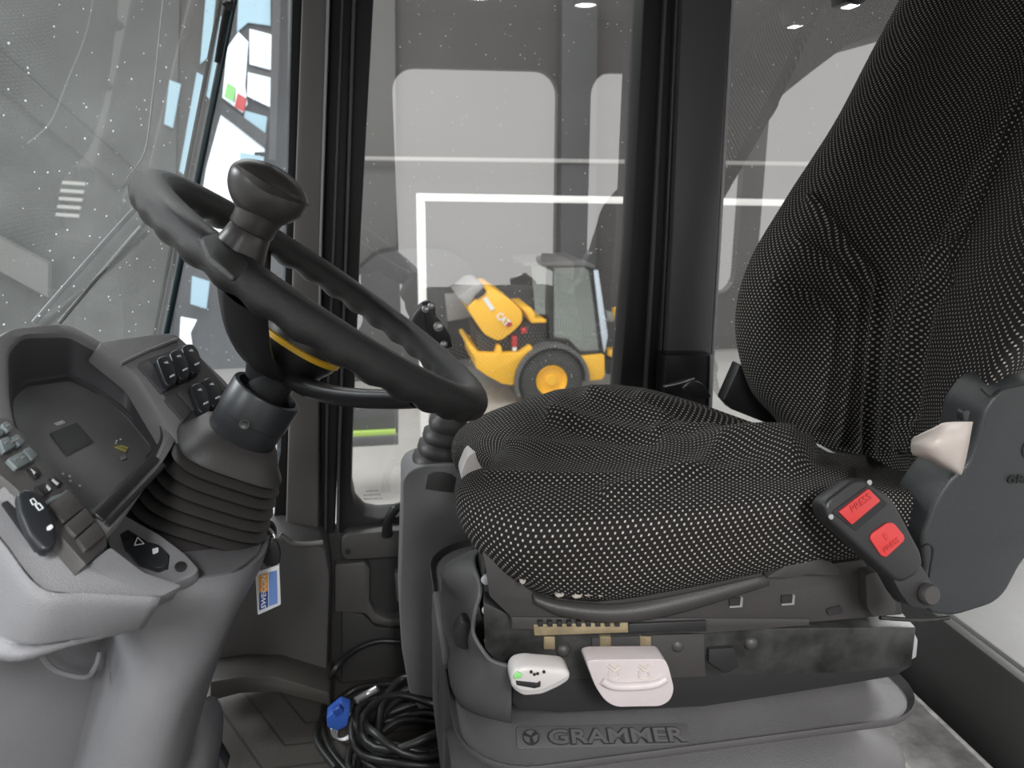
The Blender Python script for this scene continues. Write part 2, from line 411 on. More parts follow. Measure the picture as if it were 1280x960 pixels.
# wall tone changes: dark column and darker left end
wallpanel('wall_column', [(704, -200), (748, -200), (744, 520), (700, 520)], 12.6, .3, M['hwd'])
wallpanel('wall_bay', [(360, -200), (492, -200), (498, 520), (360, 520)], 12.8, .1, mat('hall_wall_dim', (.12, .118, .115), .7))
wallpanel('trim_wall_rail', [(430, 195), (1300, 206), (1300, 211), (430, 200)], 12.55, .05, mat('rail_pale', (.34, .33, .32), .6))
# white portal frame of a gate in the hall
pf = thing('gate_portal', PZ(530, 560, HZ), 'white square portal frame standing in the hall, enclosing the yellow loader', 'frame')
slab('post', [(521, 243), (531, 243), (537, 590), (527, 590)], 8.0, .12, M['hww'], pf, bev=.004)
slab('crossbar', [(521, 242), (1010, 250), (1010, 258), (521, 251)], 7.98, .12, M['hww'], pf, bev=.004)
slab('post', [(1000, 250), (1010, 250), (990, 560), (980, 560)], 8.0, .12, M['hww'], pf, bev=.004)
# trolley low at the left of the door window
tr = thing('workshop_trolley', PZ(470, 590, HZ), 'low dark trolley with a green topped tray, seen at bottom left of the door glass', 'trolley')
slab('tray', [(425, 549), (498, 545), (498, 556), (425, 560)], 7.0, .5, M['hwd'], tr, bev=.004)
slab('tray_top', [(430, 541), (494, 538), (496, 545), (430, 549)], 7.05, .4, mat('lime_top', (.38, .55, .10), .5), tr, bev=.004)
slab('panel', [(436, 495), (498, 495), (498, 541), (436, 541)], 7.1, .05, M['hwd'], tr, bev=.004)
for x in (437, 491): slab('leg', [(x, 556), (x+5, 556), (x+5, 572), (x, 572)], 7.0, .04, M['alu'], tr, bev=0)
# dark shape standing in for a door glass reflection, with a pale machine part
eq = thing('reflection_shape', PZ(560, 470, HZ), 'dark shape in the hall standing in for a reflection in the door glass, with a pale machine part', 'reflection')
slab('body', [(440, 345), (470, 318), (515, 310), (560, 312), (590, 330), (606, 365), (560, 400), (560, 480), (520, 500), (440, 500)], 11.8, .8, mat('reflection_dim', (.045, .045, .047), .6), eq, bev=.03, rad=8)
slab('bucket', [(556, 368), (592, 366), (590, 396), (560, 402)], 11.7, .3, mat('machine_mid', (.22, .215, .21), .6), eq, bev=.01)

# ---- yellow wheel loader
YL = 10.0
def Lp(*pts): return [(500+a/4.267, 310+b/4.267) for a, b in pts]
ld = thing('wheel_loader', PZ(690, 500, HZ), 'yellow compact wheel loader with raised rear hood, parked outside the door window', 'loader')
hood = slab('hood', Lp((355, 320), (460, 228), (500, 216), (590, 275), (652, 335), (655, 395), (600, 450), (530, 500), (450, 462)), YL, 1.2, M['cy'], ld, bev=.04, rad=6)
slab('grille', Lp((398, 262), (440, 222), (462, 226), (452, 246), (412, 276)), YL-.03, 1.1, M['blk'], hood, bev=.01)
slab('guard', Lp((310, 268), (392, 200), (432, 192), (455, 205), (398, 262), (366, 312)), YL+.02, 1.1, mat('mesh_grey', (.33, .32, .31), .5), hood, bev=.02)
slab('stripe', Lp((443, 272), (462, 262), (505, 322), (486, 336)), YL-.02, .02, M['wht'], hood, bev=0)
slab('badge', Lp((566, 400), (592, 392), (600, 412), (572, 424)), YL-.025, .02, M['red'], hood, bev=0)
a, b_ = P(500+528/4.267, 310+345/4.267, YL-.03), P(500+590/4.267, 310+408/4.267, YL-.03)
text('lettering', 'CAT', P(500+522/4.267, 310+352/4.267, YL-.03), P(500+578/4.267, 310+406/4.267, YL-.03), Vector((.6, 0, .8)), M['wht'], hood, .01, hfac=.5, bold=.03)
slab('rear_frame', Lp((365, 535), (385, 520), (420, 562), (510, 566), (520, 520), (540, 522), (548, 564), (640, 560), (700, 520), (720, 560), (660, 590), (620, 715), (600, 735), (545, 725), (460, 680), (405, 640), (400, 590)), YL, 1.3, M['cy'], ld, bev=.02)
slab('engine', Lp((405, 440), (470, 470), (530, 500), (600, 452), (660, 395), (780, 400), (780, 520), (640, 566), (420, 566)), YL+.15, .9, mat('engine_dark', (.035, .033, .032), .6, var=.4, vscale=9), ld, bev=.01)
slab('filter', Lp((598, 470), (626, 470), (626, 528), (598, 528)), YL+.05, .1, M['red'], ld, bev=.01)
slab('filter', Lp((602, 530), (624, 530), (622, 552), (602, 552)), YL+.05, .1, M['wht'], ld, bev=.01)
slab('filter', Lp((645, 430), (675, 425), (680, 450), (650, 462)), YL+.05, .1, M['red'], ld, bev=.01)
slab('hood_bracket', Lp((648, 322), (700, 318), (722, 350), (722, 378), (782, 382), (782, 400), (700, 402), (670, 345)), YL+.02, .9, M['cy'], ld, bev=.02)
cabf = ld
o_l = [P(x, y, YL+.1) for x, y in Lp((800, 78), (985, 72), (1040, 100), (1066, 300), (1102, 566), (1000, 575), (950, 566), (900, 500), (800, 492), (790, 300))]
i_l = [P(x, y, YL+.1) for x, y in Lp((822, 106), (985, 102), (1018, 130), (1042, 300), (1070, 552), (1000, 556), (962, 552), (905, 490), (822, 478), (818, 300))]
ring_slab('cab_frame', o_l, i_l, (0, 1.1, 0), M['blk'], ld)
slab('cab_window', Lp((822, 106), (985, 102), (1018, 130), (1042, 300), (1070, 552), (1000, 556), (962, 552), (905, 490), (822, 478)), YL+.15, .01, M['gload'], ld, bev=0)
slab('cab_window', Lp((700, 92), (818, 92), (812, 356), (722, 352)), YL+.2, .01, M['gload'], ld, bev=0)
slab('cab_roof', Lp((665, 84), (985, 66), (1040, 92), (1040, 112), (985, 96), (665, 98)), YL+.05, 1.2, M['fend'], ld, bev=.01)
slab('seat_cover', Lp((828, 410), (880, 380), (960, 400), (975, 450), (960, 520), (900, 515), (828, 480)), YL+.5, .4, M['mint'], ld, bev=.03, rad=5)
slab('door_post', Lp((1036, 120), (1058, 118), (1110, 470), (1092, 560), (1078, 480)), YL, .06, mat('pale_blue_frame', (.55, .62, .70), .4), ld, bev=.01)
slab('front_frame', Lp((975, 582), (1092, 570), (1094, 680), (1080, 702), (1000, 712)), YL, 1.1, M['cy'], ld, bev=.02)
slab('axle_block', Lp((1085, 590), (1150, 596), (1150, 680), (1100, 672)), YL+.3, .5, M['blk'], ld, bev=.01)
slab('lift_arm', Lp((1150, 330), (1190, 318), (1196, 380), (1182, 400), (1190, 560), (1180, 600), (1110, 575), (1110, 545), (1160, 540), (1166, 400), (1150, 370)), YL+.1, .2, M['cy'], ld, bev=.02)
slab('headlamp', Lp((1100, 340), (1140, 345), (1150, 380), (1130, 400), (1100, 380)), YL+.2, .2, M['wht2'], ld, bev=.02)
cw = P(500+806/4.267, 310+705/4.267, YL)
px_m = 10.75/F
def whl(c, name='wheel'):
    w = lathe(name, c+Vector((0, -.05, 0)), (0, 1, 0), [(.215, .12), (.22, .02), (.24, .0), (.40, .0), (.455, .04), (.47, .1), (.47, .3), (.4, .36), (.215, .36), (.215, .12)], M['tyre'], ld, 40)
    lathe('rim', c+Vector((0, -.07, 0)), (0, 1, 0), [(.0, .04), (.07, .04), (.08, .05), (.09, .08), (.17, .09), (.2, .03), (.215, .015), (.222, .03), (.215, .12), (.0, .14)], M['cy'], w, 32)
    return w
whl(cw)
whl(cw+Vector((.1, 1.5, 0)))
bm = bmesh.new()
outer = [cw+Vector((cos(a_)*.53, -.1, sin(a_)*.53)) for a_ in [radians(x) for x in range(-5, 206, 8)]]
inner = [cw+Vector((cos(a_)*.48, -.1, sin(a_)*.48)) for a_ in [radians(x) for x in range(-5, 206, 8)]]
A_ = [bm.verts.new(p) for p in outer]; B_ = [bm.verts.new(p) for p in inner]; A2 = [bm.verts.new(p+Vector((0, .5, 0))) for p in outer]; B2 = [bm.verts.new(p+Vector((0, .5, 0))) for p in inner]
for i in range(len(A_)-1):
    for q in ((A_, B_), (B_, B2), (B2, A2), (A2, A_)): bm.faces.new((q[0][i], q[0][i+1], q[1][i+1], q[1][i]))
bmesh.ops.recalc_face_normals(bm, faces=bm.faces[:]); finish('fender', bm, M['fend'], ld)

# ================================================================== CAB SHELL
S(box('floor', (-1.0, -.28, -.04), (1.6, 1.52, 0), M['mat'], bev=0))
S(box('ceiling', (-1.0, -.35, 1.62), (1.75, 1.58, 1.70), M['cab'], bev=.01))
# left side of the cab, behind the camera: panel with rounded openings
def holes_wall(name, Y, th, x0, x1, z0, z1, openings, m):
    bm = bmesh.new()
    xs = sorted({x0, x1, *[v for o in openings for v in (o[0], o[1])]}); cells = []
    for a, b in zip(xs, xs[1:]):
        zs = [(z0, z1)]
        for o in openings:
            if a >= o[0]-1e-6 and b <= o[1]+1e-6: zs = [(z0, o[2]), (o[3], z1)]
        for c, d in zs:
            if d-c > 1e-4: bmesh.ops.create_cube(bm, size=1, matrix=Matrix.Translation(((a+b)/2, Y+th/2, (c+d)/2)) @ Matrix.Diagonal((b-a, th, d-c, 1)))
    for o in openings:   # rounded corner fillets
        r = .09
        for cx, sx in ((o[0], 1), (o[1], -1)):
            for cz, sz in ((o[2], 1), (o[3], -1)):
                pts = [(cx, cz)]+[(cx+sx*(r-r*cos(t)), cz+sz*(r-r*sin(t))) for t in [pi/2*k/6 for k in range(7)]]
                f = [bm.verts.new((p[0], Y, p[1])) for p in pts]; g = [bm.verts.new((p[0], Y+th, p[1])) for p in pts]
                bm.faces.new(f); bm.faces.new(g[::-1])
                for i in range(len(pts)): bm.faces.new((f[i], g[i], g[(i+1) % len(pts)], f[(i+1) % len(pts)]))
    bmesh.ops.recalc_face_normals(bm, faces=bm.faces[:])
    return S(finish(name, bm, m))
holes_wall('wall_left', -.33, .05, -.95, 1.7, -.04, 1.66, [(-.85, -.07, .35, 1.5), (.09, .76, .02, 1.43), (.90, 1.6, .5, 1.43)], M['cab'])
# right side
VR = 1.44
def up_(pts, Y=-235):      # carry the pillar sides straight on up to the cab ceiling
    out = []; N = len(pts)
    for i, p in enumerate(pts):
        if p[1] == -30:
            q = pts[(i+1) % N] if pts[(i+1) % N][1] > -30 else pts[i-1]
            t = (Y-p[1])/(q[1]-p[1]); out.append((p[0]+(q[0]-p[0])*t, Y))
        else: out.append(p)
    return out
tr_ = lambda n, pts, m, V=VR, th=.06, bev=.003: S(slab(n, up_(pts), V, th, m, bev=bev))
S(box('trim_header_right', (-.5, 1.41, 1.545), (1.66, 1.5, 1.66), M['rub'], bev=.008))
tr_('trim_pillar_seal', [(364, -30), (381, -30), (368, 300), (360, 480), (358, 690), (341, 690), (351, 420)], M['rub'])
tr_('trim_pillar_front', [(378, -30), (413, -30), (403, 300), (399, 480), (398, 690), (356, 690), (366, 300)], M['pil'], VR-.03, .08, .008)
tr_('trim_pillar_highlight', [(409, -30), (413, -30), (402, 300), (399, 500), (396, 500), (399, 300)], M['pale_strip'], VR-.035, .01, .001)  # pale strip paints the highlight along the pillar bevel
tr_('trim_door_seal', [(415, -30), (444, -30), (432, 300), (424, 500), (417, 690), (412, 880), (400, 880), (400, 500), (404, 300)], M['rub'], VR-.015, .05, .004)
tr_('trim_door_seal_lip', [(427, -30), (431, -30), (419, 300), (411, 500), (408, 680), (405, 680), (407, 500), (415, 300)], M['pilB'], VR-.02, .02, .002)
tr_('trim_door_frame', [(440, -30), (468, -30), (450, 300), (440, 560), (439, 612), (443, 632), (455, 645), (472, 648), (830, 620), (830, 634), (500, 661), (424, 668), (421, 560), (430, 300)], M['rub'], VR-.02, .07, .004)
tr_('trim_door_frame_lip', [(441, -30), (446, -30), (435, 300), (426, 560), (424, 660), (420, 660), (422, 560), (431, 300)], M['pilB'], VR-.03, .02, .002)
tr_('trim_door_frame_rear', [(806, -30), (834, -30), (818, 300), (806, 500), (802, 680), (764, 680), (775, 480), (790, 300)], M['rub'], VR-.02, .07, .004)
tr_('trim_rear_seal', [(834, -30), (856, -30), (841, 300), (829, 500), (826, 680), (801, 680), (806, 500), (818, 300)], M['rub'], VR-.01, .06, .005)
tr_('trim_rear_seal_lip', [(832, -30), (836, -30), (820, 300), (808, 520), (804, 520), (816, 300)], M['pilB'], VR-.03, .02, .002)
tr_('trim_rear_seal_lip', [(846, -30), (850, -30), (835, 300), (824, 520), (821, 520), (832, 300)], M['pilB'], VR-.025, .02, .002)
tr_('trim_pillar_rear', [(854, -30), (917, -30), (899, 300), (886, 520), (882, 690), (825, 690), (830, 500), (840, 300)], M['pilB'], VR-.04, .1, .008)
tr_('trim_pillar_rear_edge', [(916, -30), (920, -30), (902, 300), (889, 520), (885, 520), (898, 300)], M['pale_strip'], VR-.03, .02, .001)
bb = thing('belt_guide_box', P(860, 500, 1.37), 'black square plastic box on the rear door pillar beside the seat cushion', 'box')
slab('cover', [(833, 444), (893, 444), (890, 520), (829, 520)], 1.36, .045, M['blk'], bb, bev=.004, rad=3)
slab('edge_strip', [(889, 444), (893, 444), (890, 520), (887, 520)], 1.355, .01, M['pale_strip'], bb, bev=.0005)
# glass
def pane(name, pts3, m):
    bm = bmesh.new(); bm.faces.new([bm.verts.new(p) for p in pts3]); return S(finish(name, bm, m))
def xf(z): return -.12-.1*(1.3-z)          # leaning front pillar
YG = 1.475
pane('window_1', [P(455, -235, YG), P(830, -235, YG), P(768, 640, YG), P(420, 660, YG)], M['gdoor'])
pane('window_2', [P(915, -235, YG), Vector((1.62, YG, P(915, -235, YG).z)), Vector((1.62, YG, .28)), P(880, 640, YG)], M['gdoor'])
jz = lambda z: -.35+.3*(z-.74)
def jp(z): return Vector((jz(z), 1.3, z))
pane('window_3', [Vector((xf(.2), YG, .2)), jp(.2), jp(1.64), Vector((xf(1.64), YG, 1.64))], M['gcorner'])
bm = bmesh.new()
cols_ = []
for (dx, y) in ((0, 1.3), (-.10, 1.15), (-.22, .98), (-.33, .75), (-.4, .45), (-.42, .15), (-.4, -.15), (-.33, -.28)):
    cols_.append([bm.verts.new((jz(z)+dx, y, z)) for z in (.2, .56, .92, 1.28, 1.64)])
for a, b in zip(cols_, cols_[1:]):
    for k in range(4): bm.faces.new((a[k], b[k], b[k+1], a[k+1]))
S(finish('window_4', bm, M['gwind'], None, 180))
S(tube('trim_windscreen_joint', [jp(.2), jp(.9), jp(1.64)], .0055, M['glassgreen'], None, 8, 2))
S(tube('trim_windscreen_joint', [jp(.2)+Vector((-.016, -.01, 0)), jp(1.64)+Vector((-.016, -.01, 0))], .003, M['rub'], None, 6, 2))
S(box('wall_front', (-1.0, -.28, -.04), (-.96, 1.5, .5), M['cab'], bev=0))
# pale tube standing in for a curved reflection in the windscreen
wi = tube('windscreen_reflection', [P(206, -20, 1.12), P(198, 60, 1.12), P(190, 130, 1.11), P(181, 190, 1.1), P(160, 222, 1.08)], .0011, M['wht'], None, 6, 6)
props(wi, 'thin pale curved line standing in for a reflection in the windscreen', 'cord')
# wiper
wp = thing('windscreen_wiper', P(60, 400, 1.25), 'slim double arm wiper lying diagonally across the lower windscreen', 'wiper')
tube('wiper_arm', [P(168, 262, 1.24), P(120, 315, 1.2), P(42, 404, 1.12)], .004, M['pilB'], wp, 8, 3)
tube('wiper_link', [P(176, 284, 1.24), P(140, 325, 1.2), P(74, 404, 1.12)], .003, M['wht2'], wp, 8, 3)
tube('wiper_blade', [P(285, 2, 1.285), P(279, 30, 1.285), P(271, 78, 1.28)], .004, M['rub'], wp, 8, 3)
slab('blade_clip', [(277, 4), (291, 0), (290, 12), (284, 14)], 1.27, .01, M['rub'], wp, bev=.001)

# lower right side wall
S(slab('wall_right', [(235, 690), (346, 672), (396, 680), (407, 688), (412, 720), (408, 872), (235, 850)], 1.34, .12, M['door'], bev=.006))
S(tube('trim_sill_bead', [P(350, 668, 1.33), P(356, 672, 1.33), P(366, 679, 1.33), P(386, 680, 1.33), P(404, 678, 1.33)], .005, M['pil'], None, 8, 5))
dp = thing('cab_door', P(450, 860, 1.42), 'dark grey moulded lower half of the cab door, under the glass by the cable coil', 'door')
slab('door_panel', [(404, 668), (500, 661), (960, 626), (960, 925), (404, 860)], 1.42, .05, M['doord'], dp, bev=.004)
slab('upper_moulding', [(427, 674), (436, 668), (500, 663), (560, 658), (560, 692), (462, 698), (432, 700), (427, 692)], 1.385, .04, M['door'], dp, bev=.008, rad=4)
pk_o = [(418, 706), (460, 700), (560, 694), (560, 800), (500, 800), (472, 781), (460, 768), (420, 766)]
slab('side_moulding', [(418, 706), (456, 702), (463, 712), (462, 752), (470, 768), (484, 774), (560, 770), (560, 784), (484, 784), (466, 780), (456, 768), (418, 766)], 1.395, .04, M['door'], dp, bev=.006)
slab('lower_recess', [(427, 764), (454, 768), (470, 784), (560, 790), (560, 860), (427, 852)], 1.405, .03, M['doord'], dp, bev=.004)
lathe('screw', P(435, 689, 1.384), (0, -1, 0), [(.005, -.002), (.005, .002), (0, .003)], M['blk'], dp, 12)
slab('latch_plate', [(493, 716), (500, 716), (500, 752), (496, 752)], 1.38, .02, M['pil'], dp, bev=.002)
tube('grab_handle', [P(484, 668, 1.37), P(485, 652, 1.36), P(492, 639, 1.355), P(503, 633, 1.355), P(560, 628, 1.355)], [.011, .009, .009, .009, .009], M['blk'], dp, 12, 6)
S(slab('baseboard_right', [(262, 852), (300, 846), (345, 846), (412, 866), (414, 884), (345, 866), (300, 868), (262, 878)], 1.27, .1, mat('kick_strip', (.05, .045, .04), .5, var=.15), bev=.006))
# rear floor step and ledge
S(box('trim_step', (.80, -.25, 0), (.93, 1.45, .09), M['ledge'], bev=.008))
S(box('wall_rear', (.975, -.25, 0), (1.0, 1.45, .235), M['cab'], bev=.008))
S(box('trim_ledge', (1.0, -.25, .18), (1.65, 1.45, .24), mat('pale_ledge', (.30, .297, .292), .6, var=.1), bev=.006))
S(box('wall_rear_side', (.60, 1.40, 0), (1.65, 1.46, .30), M['cab'], bev=.008))
S(box('trim_rear_post', (1.60, 1.38, 0), (1.68, 1.5, 1.65), M['cab'], bev=.01))
S(box('trim_rear_header', (1.62, -.25, 1.45), (1.70, 1.45, 1.65), M['cab'], bev=.01))
ml = thing('work_lamp', P(1068, -8, 1.38), 'small dark bracket lamp hanging at the top edge beside the seat back', 'lamp')
slab('housing', [(1056, -30), (1086, -30), (1084, 2), (1074, 6), (1058, 3)], 1.36, .05, M['blk'], ml, bev=.004)
tube('bracket', [P(1070, -20, 1.38), Vector((P(1070, -20, 1.38).x, 1.38, 1.62))], .008, M['blk'], ml, 8, 0)
slab('lens', [(1062, 3), (1076, 4), (1074, 7), (1064, 6)], 1.365, .03, M['led'], ml, bev=0)

S(box('trim_step_highlight', (.925, -.25, .086), (.934, 1.45, .093), mat('highlight_edge', (.45, .44, .42), .5, var=.5, vscale=40), bev=.001))  # pale strips paint the bright highlight along both step edges
S(box('trim_step_highlight', (.797, -.25, .086), (.806, 1.45, .092), mat('highlight_edge2', (.3, .29, .28), .5, var=.5, vscale=40), bev=.001))
# ================================================================== STEERING WHEEL
WC = P(405.2, 371.8, .9112); WN = Vector((.5955, .0284, 0)); WN.z = sqrt(1-WN.length_squared); WR = .21
WD1 = Vector((0, 1, 0)).cross(WN).normalized(); WD2 = WN.cross(WD1)
def wpt(a, r=WR, h=0): return WC+(WD1*cos(a)+WD2*sin(a))*r+WN*h
sw = thing('steering_wheel', WC-WN*.05, 'black rubber steering wheel with a spinner knob and yellow hub ring', 'steering wheel')
bm = bmesh.new(); NS = 220; KS = 20; rings = []
for i in range(NS):
    a = 2*pi*i/NS; c = wpt(a); e1 = (WD1*cos(a)+WD2*sin(a)); ring = []
    ph = (a*34) 
    for k in range(KS):
        b = 2*pi*k/KS; r = .0192
        # grips on the underside / inside
        under = max(0, -sin(b))
        r += .0021*under*sin(ph)
        rr = r*(1.12 if True else 1)
        ring.append(bm.verts.new(c+e1*(cos(b)*rr)+WN*(sin(b)*r*1.0)))
    rings.append(ring)
for i in range(NS):
    A_, B_ = rings[i], rings[(i+1) % NS]
    for k in range(KS): bm.faces.new((A_[k], A_[(k+1) % KS], B_[(k+1) % KS], B_[k]))
bmesh.ops.recalc_face_normals(bm, faces=bm.faces[:]); finish('rim', bm, M['rim'], sw, 60)
HB = WC-WN*.085      # hub base level
lathe('hub', HB-WN*.04, WN, [(.026, 0), (.031, .01), (.038, .025), (.050, .042), (.057, .055), (.058, .063), (.05, .064), (0, .064)], M['blk'], sw, 48)
lathe('hub_ring', HB-WN*.04, WN, [(.056, .062), (.0605, .0625), (.0605, .068), (.056, .069)], M['yel'], sw, 64)
lathe('hub_cap', HB-WN*.04, WN, [(.055, .064), (.056, .075), (.053, .083), (.045, .088), (0, .090)], M['knob'], sw, 48)
# spokes, as flattened tapered bars from hub to rim
def spoke(a, w0, w1, th, name='spoke', m='blk'):
    bm = bmesh.new(); st = []
    e = (WD1*cos(a)+WD2*sin(a)); t = WN.cross(e)
    for k in range(7):
        f = k/6; r = .035+(WR-.012-.035)*f; h = -.094+.083*(f**1.5)-.002; w = w0+(w1-w0)*f
        c = WC+e*r+WN*h; st.append([bm.verts.new(c+t*(w*cos(q))+WN*(th*sin(q))) for q in [2*pi*j/12 for j in range(12)]])
    for A_, B_ in zip(st, st[1:]):
        for j in range(12): bm.faces.new((A_[j], A_[(j+1) % 12], B_[(j+1) % 12], B_[j]))
    bmesh.ops.recalc_face_normals(bm, faces=bm.faces[:]); return finish(name, bm, M[m], sw, 60)
SPK = []
def ang_of(px, py):
    q = PP(px, py, (WC, WN))-WC; return atan2(q.dot(WD2), q.dot(WD1))
spoke(ang_of(282, 342), .030, .030, .012); spoke(ang_of(520, 472), .024, .020, .012); spoke(ang_of(345, 312), .02, .018, .01)
for px, py in ((275, 325), (345, 350), (545, 425), (580, 448)):
    pass
# spinner knob
KA = PP(300, 320, (WC, WN)); ka = ang_of(288, 318)
kb = wpt(ka, WR-.002, .012); kax = (P(333, 232, .735)-P(298, 305, .735)).normalized(); kax = (kax*.9+WN*.25).normalized()
base = P(301, 312, .735)
kn = lathe('spinner_base', base-kax*.012, kax, [(.024, 0), (.025, .006), (.0235, .014), (.021, .022), (.0195, .030), (.018, .032)], M['knob'], sw, 32)
lathe('spinner_stem', base-kax*.012, kax, [(.0195, .032), (.0205, .034), (.0205, .043), (.0235, .054), (.029, .066), (.036, .079)], M['knob'], kn, 32)
hx = (RT*.86-UP*.5)
kc = P(336, 236, .735)
bm = bmesh.new(); bmesh.ops.create_uvsphere(bm, u_segments=40, v_segments=24, radius=1)
xa = hx.normalized(); za = (kax-xa*kax.dot(xa)).normalized(); ya = za.cross(xa)
for v in bm.verts:
    c = v.co.copy(); top = c.z > 0
    v.co = kc+xa*(c.x*.0375)+ya*(c.y*.031)+za*(c.z*(.021 if top else .034*(1-.12*abs(c.x))))
finish('spinner_knob', bm, M['knob'], kn, 180)
pslab('spinner_plate', [(252, 296), (276, 290), (312, 330), (296, 348), (262, 320)], (WC+WN*.0165, WN), .004, M['rim'], kn, bev=.0015, rad=4)
# wheel bands near the bottom joint of the rim
for px, py in ((566, 458), (578, 466)):
    a = ang_of(px, py); bm = bmesh.new(); e = (WD1*cos(a)+WD2*sin(a)); ringp = [wpt(a)+e*(cos(b)*.0198)+WN*(sin(b)*.0178) for b in [2*pi*k/24 for k in range(24)]]
    tube_bm(bm, ringp, .0006, 6, True); finish('rim_seam', bm, M['blk_m'], sw)

# ================================================================== COLUMN: collar and boot
ca = WN.copy()
col_top = P(335, 489, .895); col_ax = (P(335, 489, .895)-P(303, 541, .895)).normalized(); col_ax = (col_ax+Vector((0, 0, 0))).normalized()
col = thing('steering_column', PZ(200, 955, 0.05) if False else Vector((-.32, .9, 0)), 'grey moulded steering column tower with black rubber bellows and a round collar', 'steering column')
collar = lathe('collar', col_top-col_ax*.062, col_ax, [(.039, 0), (.0405, .002), (.0405, .026), (.042, .027), (.042, .060), (.041, .062), (.036, .062), (.034, .045), (0, .044)], M['collar'], col, 64)
lathe('collar_screw', P(306, 530, .853), (0, -1, .2), [(.006, 0), (.006, .003), (.0035, .0032), (0, .001)], M['steel'], collar, 16)
lathe('shaft', col_top-col_ax*.03, col_ax, [(.024, 0), (.024, .05), (.028, .058)], M['blk'], col, 32)
# bellows boot: squarish section
b0 = P(240, 650, .895); b1 = P(299, 548, .895); bax = (b1-b0).normalized(); Lb = (b1-b0).length
prof = [(.088, -.006)]
NP = 7; h0, h1 = 0, Lb*.80
for i in range(NP):
    f = i/NP; r = .084-.022*f; hh = h0+(h1-h0)*f; st = (h1-h0)/NP
    prof += [(r, hh+st*.05), (r+.0015, hh+st*.22), (r-.002, hh+st*.36), (r-.015, hh+st*.66), (r-.015, hh+st*.82)]
prof += [(.063, h1), (.0625, h1+.004), (.052, Lb*.93), (.044, Lb*1.05), (.03, Lb*1.06)]
boot = lathe('bellows_boot', b0, bax, prof, M['boot'], col, 64, sq=1.6, xdir=(1, .25, 0), sx=1.0, sy=.92, sharp=60)
# tower
def VN(rows, V=None): return [[P(*p) for p in r] for r in rows]
net('tower_shell', VN([
    [(118, 655, 1.0), (120, 662, .90), (138, 690, .79), (190, 738, .745), (240, 726, .745), (290, 716, .77), (322, 692, .83), (332, 668, .92), (335, 650, 1.02)],
    [(118, 668, 1.0), (122, 680, .90), (150, 730, .79), (192, 762, .74), (240, 752, .735), (288, 742, .76), (314, 718, .83), (325, 690, .92), (328, 670, 1.02)],
    [(112, 760, 1.0), (118, 770, .90), (150, 800, .79), (180, 815, .74), (228, 812, .74), (268, 800, .77), (281, 780, .83), (290, 765, .92), (294, 750, 1.02)],
    [(90, 860, 1.0), (100, 870, .90), (128, 895, .79), (158, 905, .745), (205, 905, .745), (228, 893, .775), (248, 872, .83), (257, 855, .92), (261, 840, 1.02)],
    [(60, 980, 1.0), (70, 985, .90), (95, 1000, .80), (130, 1005, .76), (175, 1005, .76), (210, 990, .79), (220, 970, .84), (230, 950, .92), (236, 940, 1.02)]]),
    M['con'], col, 5, 6, cap=False, solid=.006)
slab('tower_deck', [(122, 650, .90), (150, 622, 1.02), (336, 648, 1.02), (333, 668, .92), (322, 691, .83), (289, 714, .77), (243, 722, .748), (190, 735, .748), (140, 690, .79)], .8, .02, M['con'], col, bev=.003, off=(0, 0, -.02))
# raised rim round the boot base
pslab('boot_flange', [(138, 640), (165, 618), (340, 655), (326, 690), (300, 700), (215, 676), (150, 652)], (P(240, 672, .80), Vector((.25, -.45, .85)).normalized()), .012, M['con'], col, bev=.004, rad=8) if False else None
# hazard rocker on the deck
def switch(pts_base, pts_rock, pl, parent, icon=None, dash=None, name='rocker_switch', lift=.006):
    b = pslab(name, pts_base, pl, .01, M['blk_m'], parent, bev=.0008, rad=1.5, lift=.001)
    r = pslab('rocker', pts_rock, pl, .012, M['sw'], b, bev=.0035, rad=4, lift=lift, seg=3)
    if dash: pslab('indicator', dash, pl, .001, M['wht'], r, bev=0, rad=1.5, lift=lift+.0006)
    if icon:
        for ic in icon: pslab('symbol', ic, pl, .001, M['wht2'] if len(ic) > 4 else M['wht'], r, bev=0, lift=lift+.0006)
    return b
dpl = (P(185, 690, .745), Vector((.15, -.55, .82)).normalized())
sh = pslab('hazard_housing', [(134, 652), (150, 640), (200, 668), (232, 692), (250, 712), (238, 722), (182, 742), (140, 700)], dpl, .02, M['con'], col, bev=.004, rad=6, lift=.0)
hz = switch([(150, 668), (160, 662), (212, 694), (210, 712), (190, 712), (156, 688)], [(152, 678), (162, 672), (198, 680), (210, 692), (208, 706), (198, 711), (172, 702)], dpl, col,
            icon=None, dash=[(190, 686), (198, 684), (198, 690), (191, 693)], name='hazard_switch', lift=.009)
q = [(172, 671.5), (180, 679.5), (168, 681.5)]
def tri_outline(pts, pl, lift, parent, m, w=.0006, name='symbol'):
    bm = bmesh.new(); p0, n = pl; path = [PP(x, y, (p0+n*lift, n)) for x, y in pts]
    for a, b in zip(path, path[1:]+path[:1]): tube_bm(bm, [a, b], w, 6)
    return finish(name, bm, m, parent)
tri_outline(q, dpl, .0105, hz, M['wht'], .0005)
scr = PP(226, 709, (dpl[0]+dpl[1]*.002, dpl[1])); lathe('deck_screw', scr, dpl[1], [(.0055, 0), (.0055, .002), (.003, .0025), (0, .001)], M['steel'], col, 16)
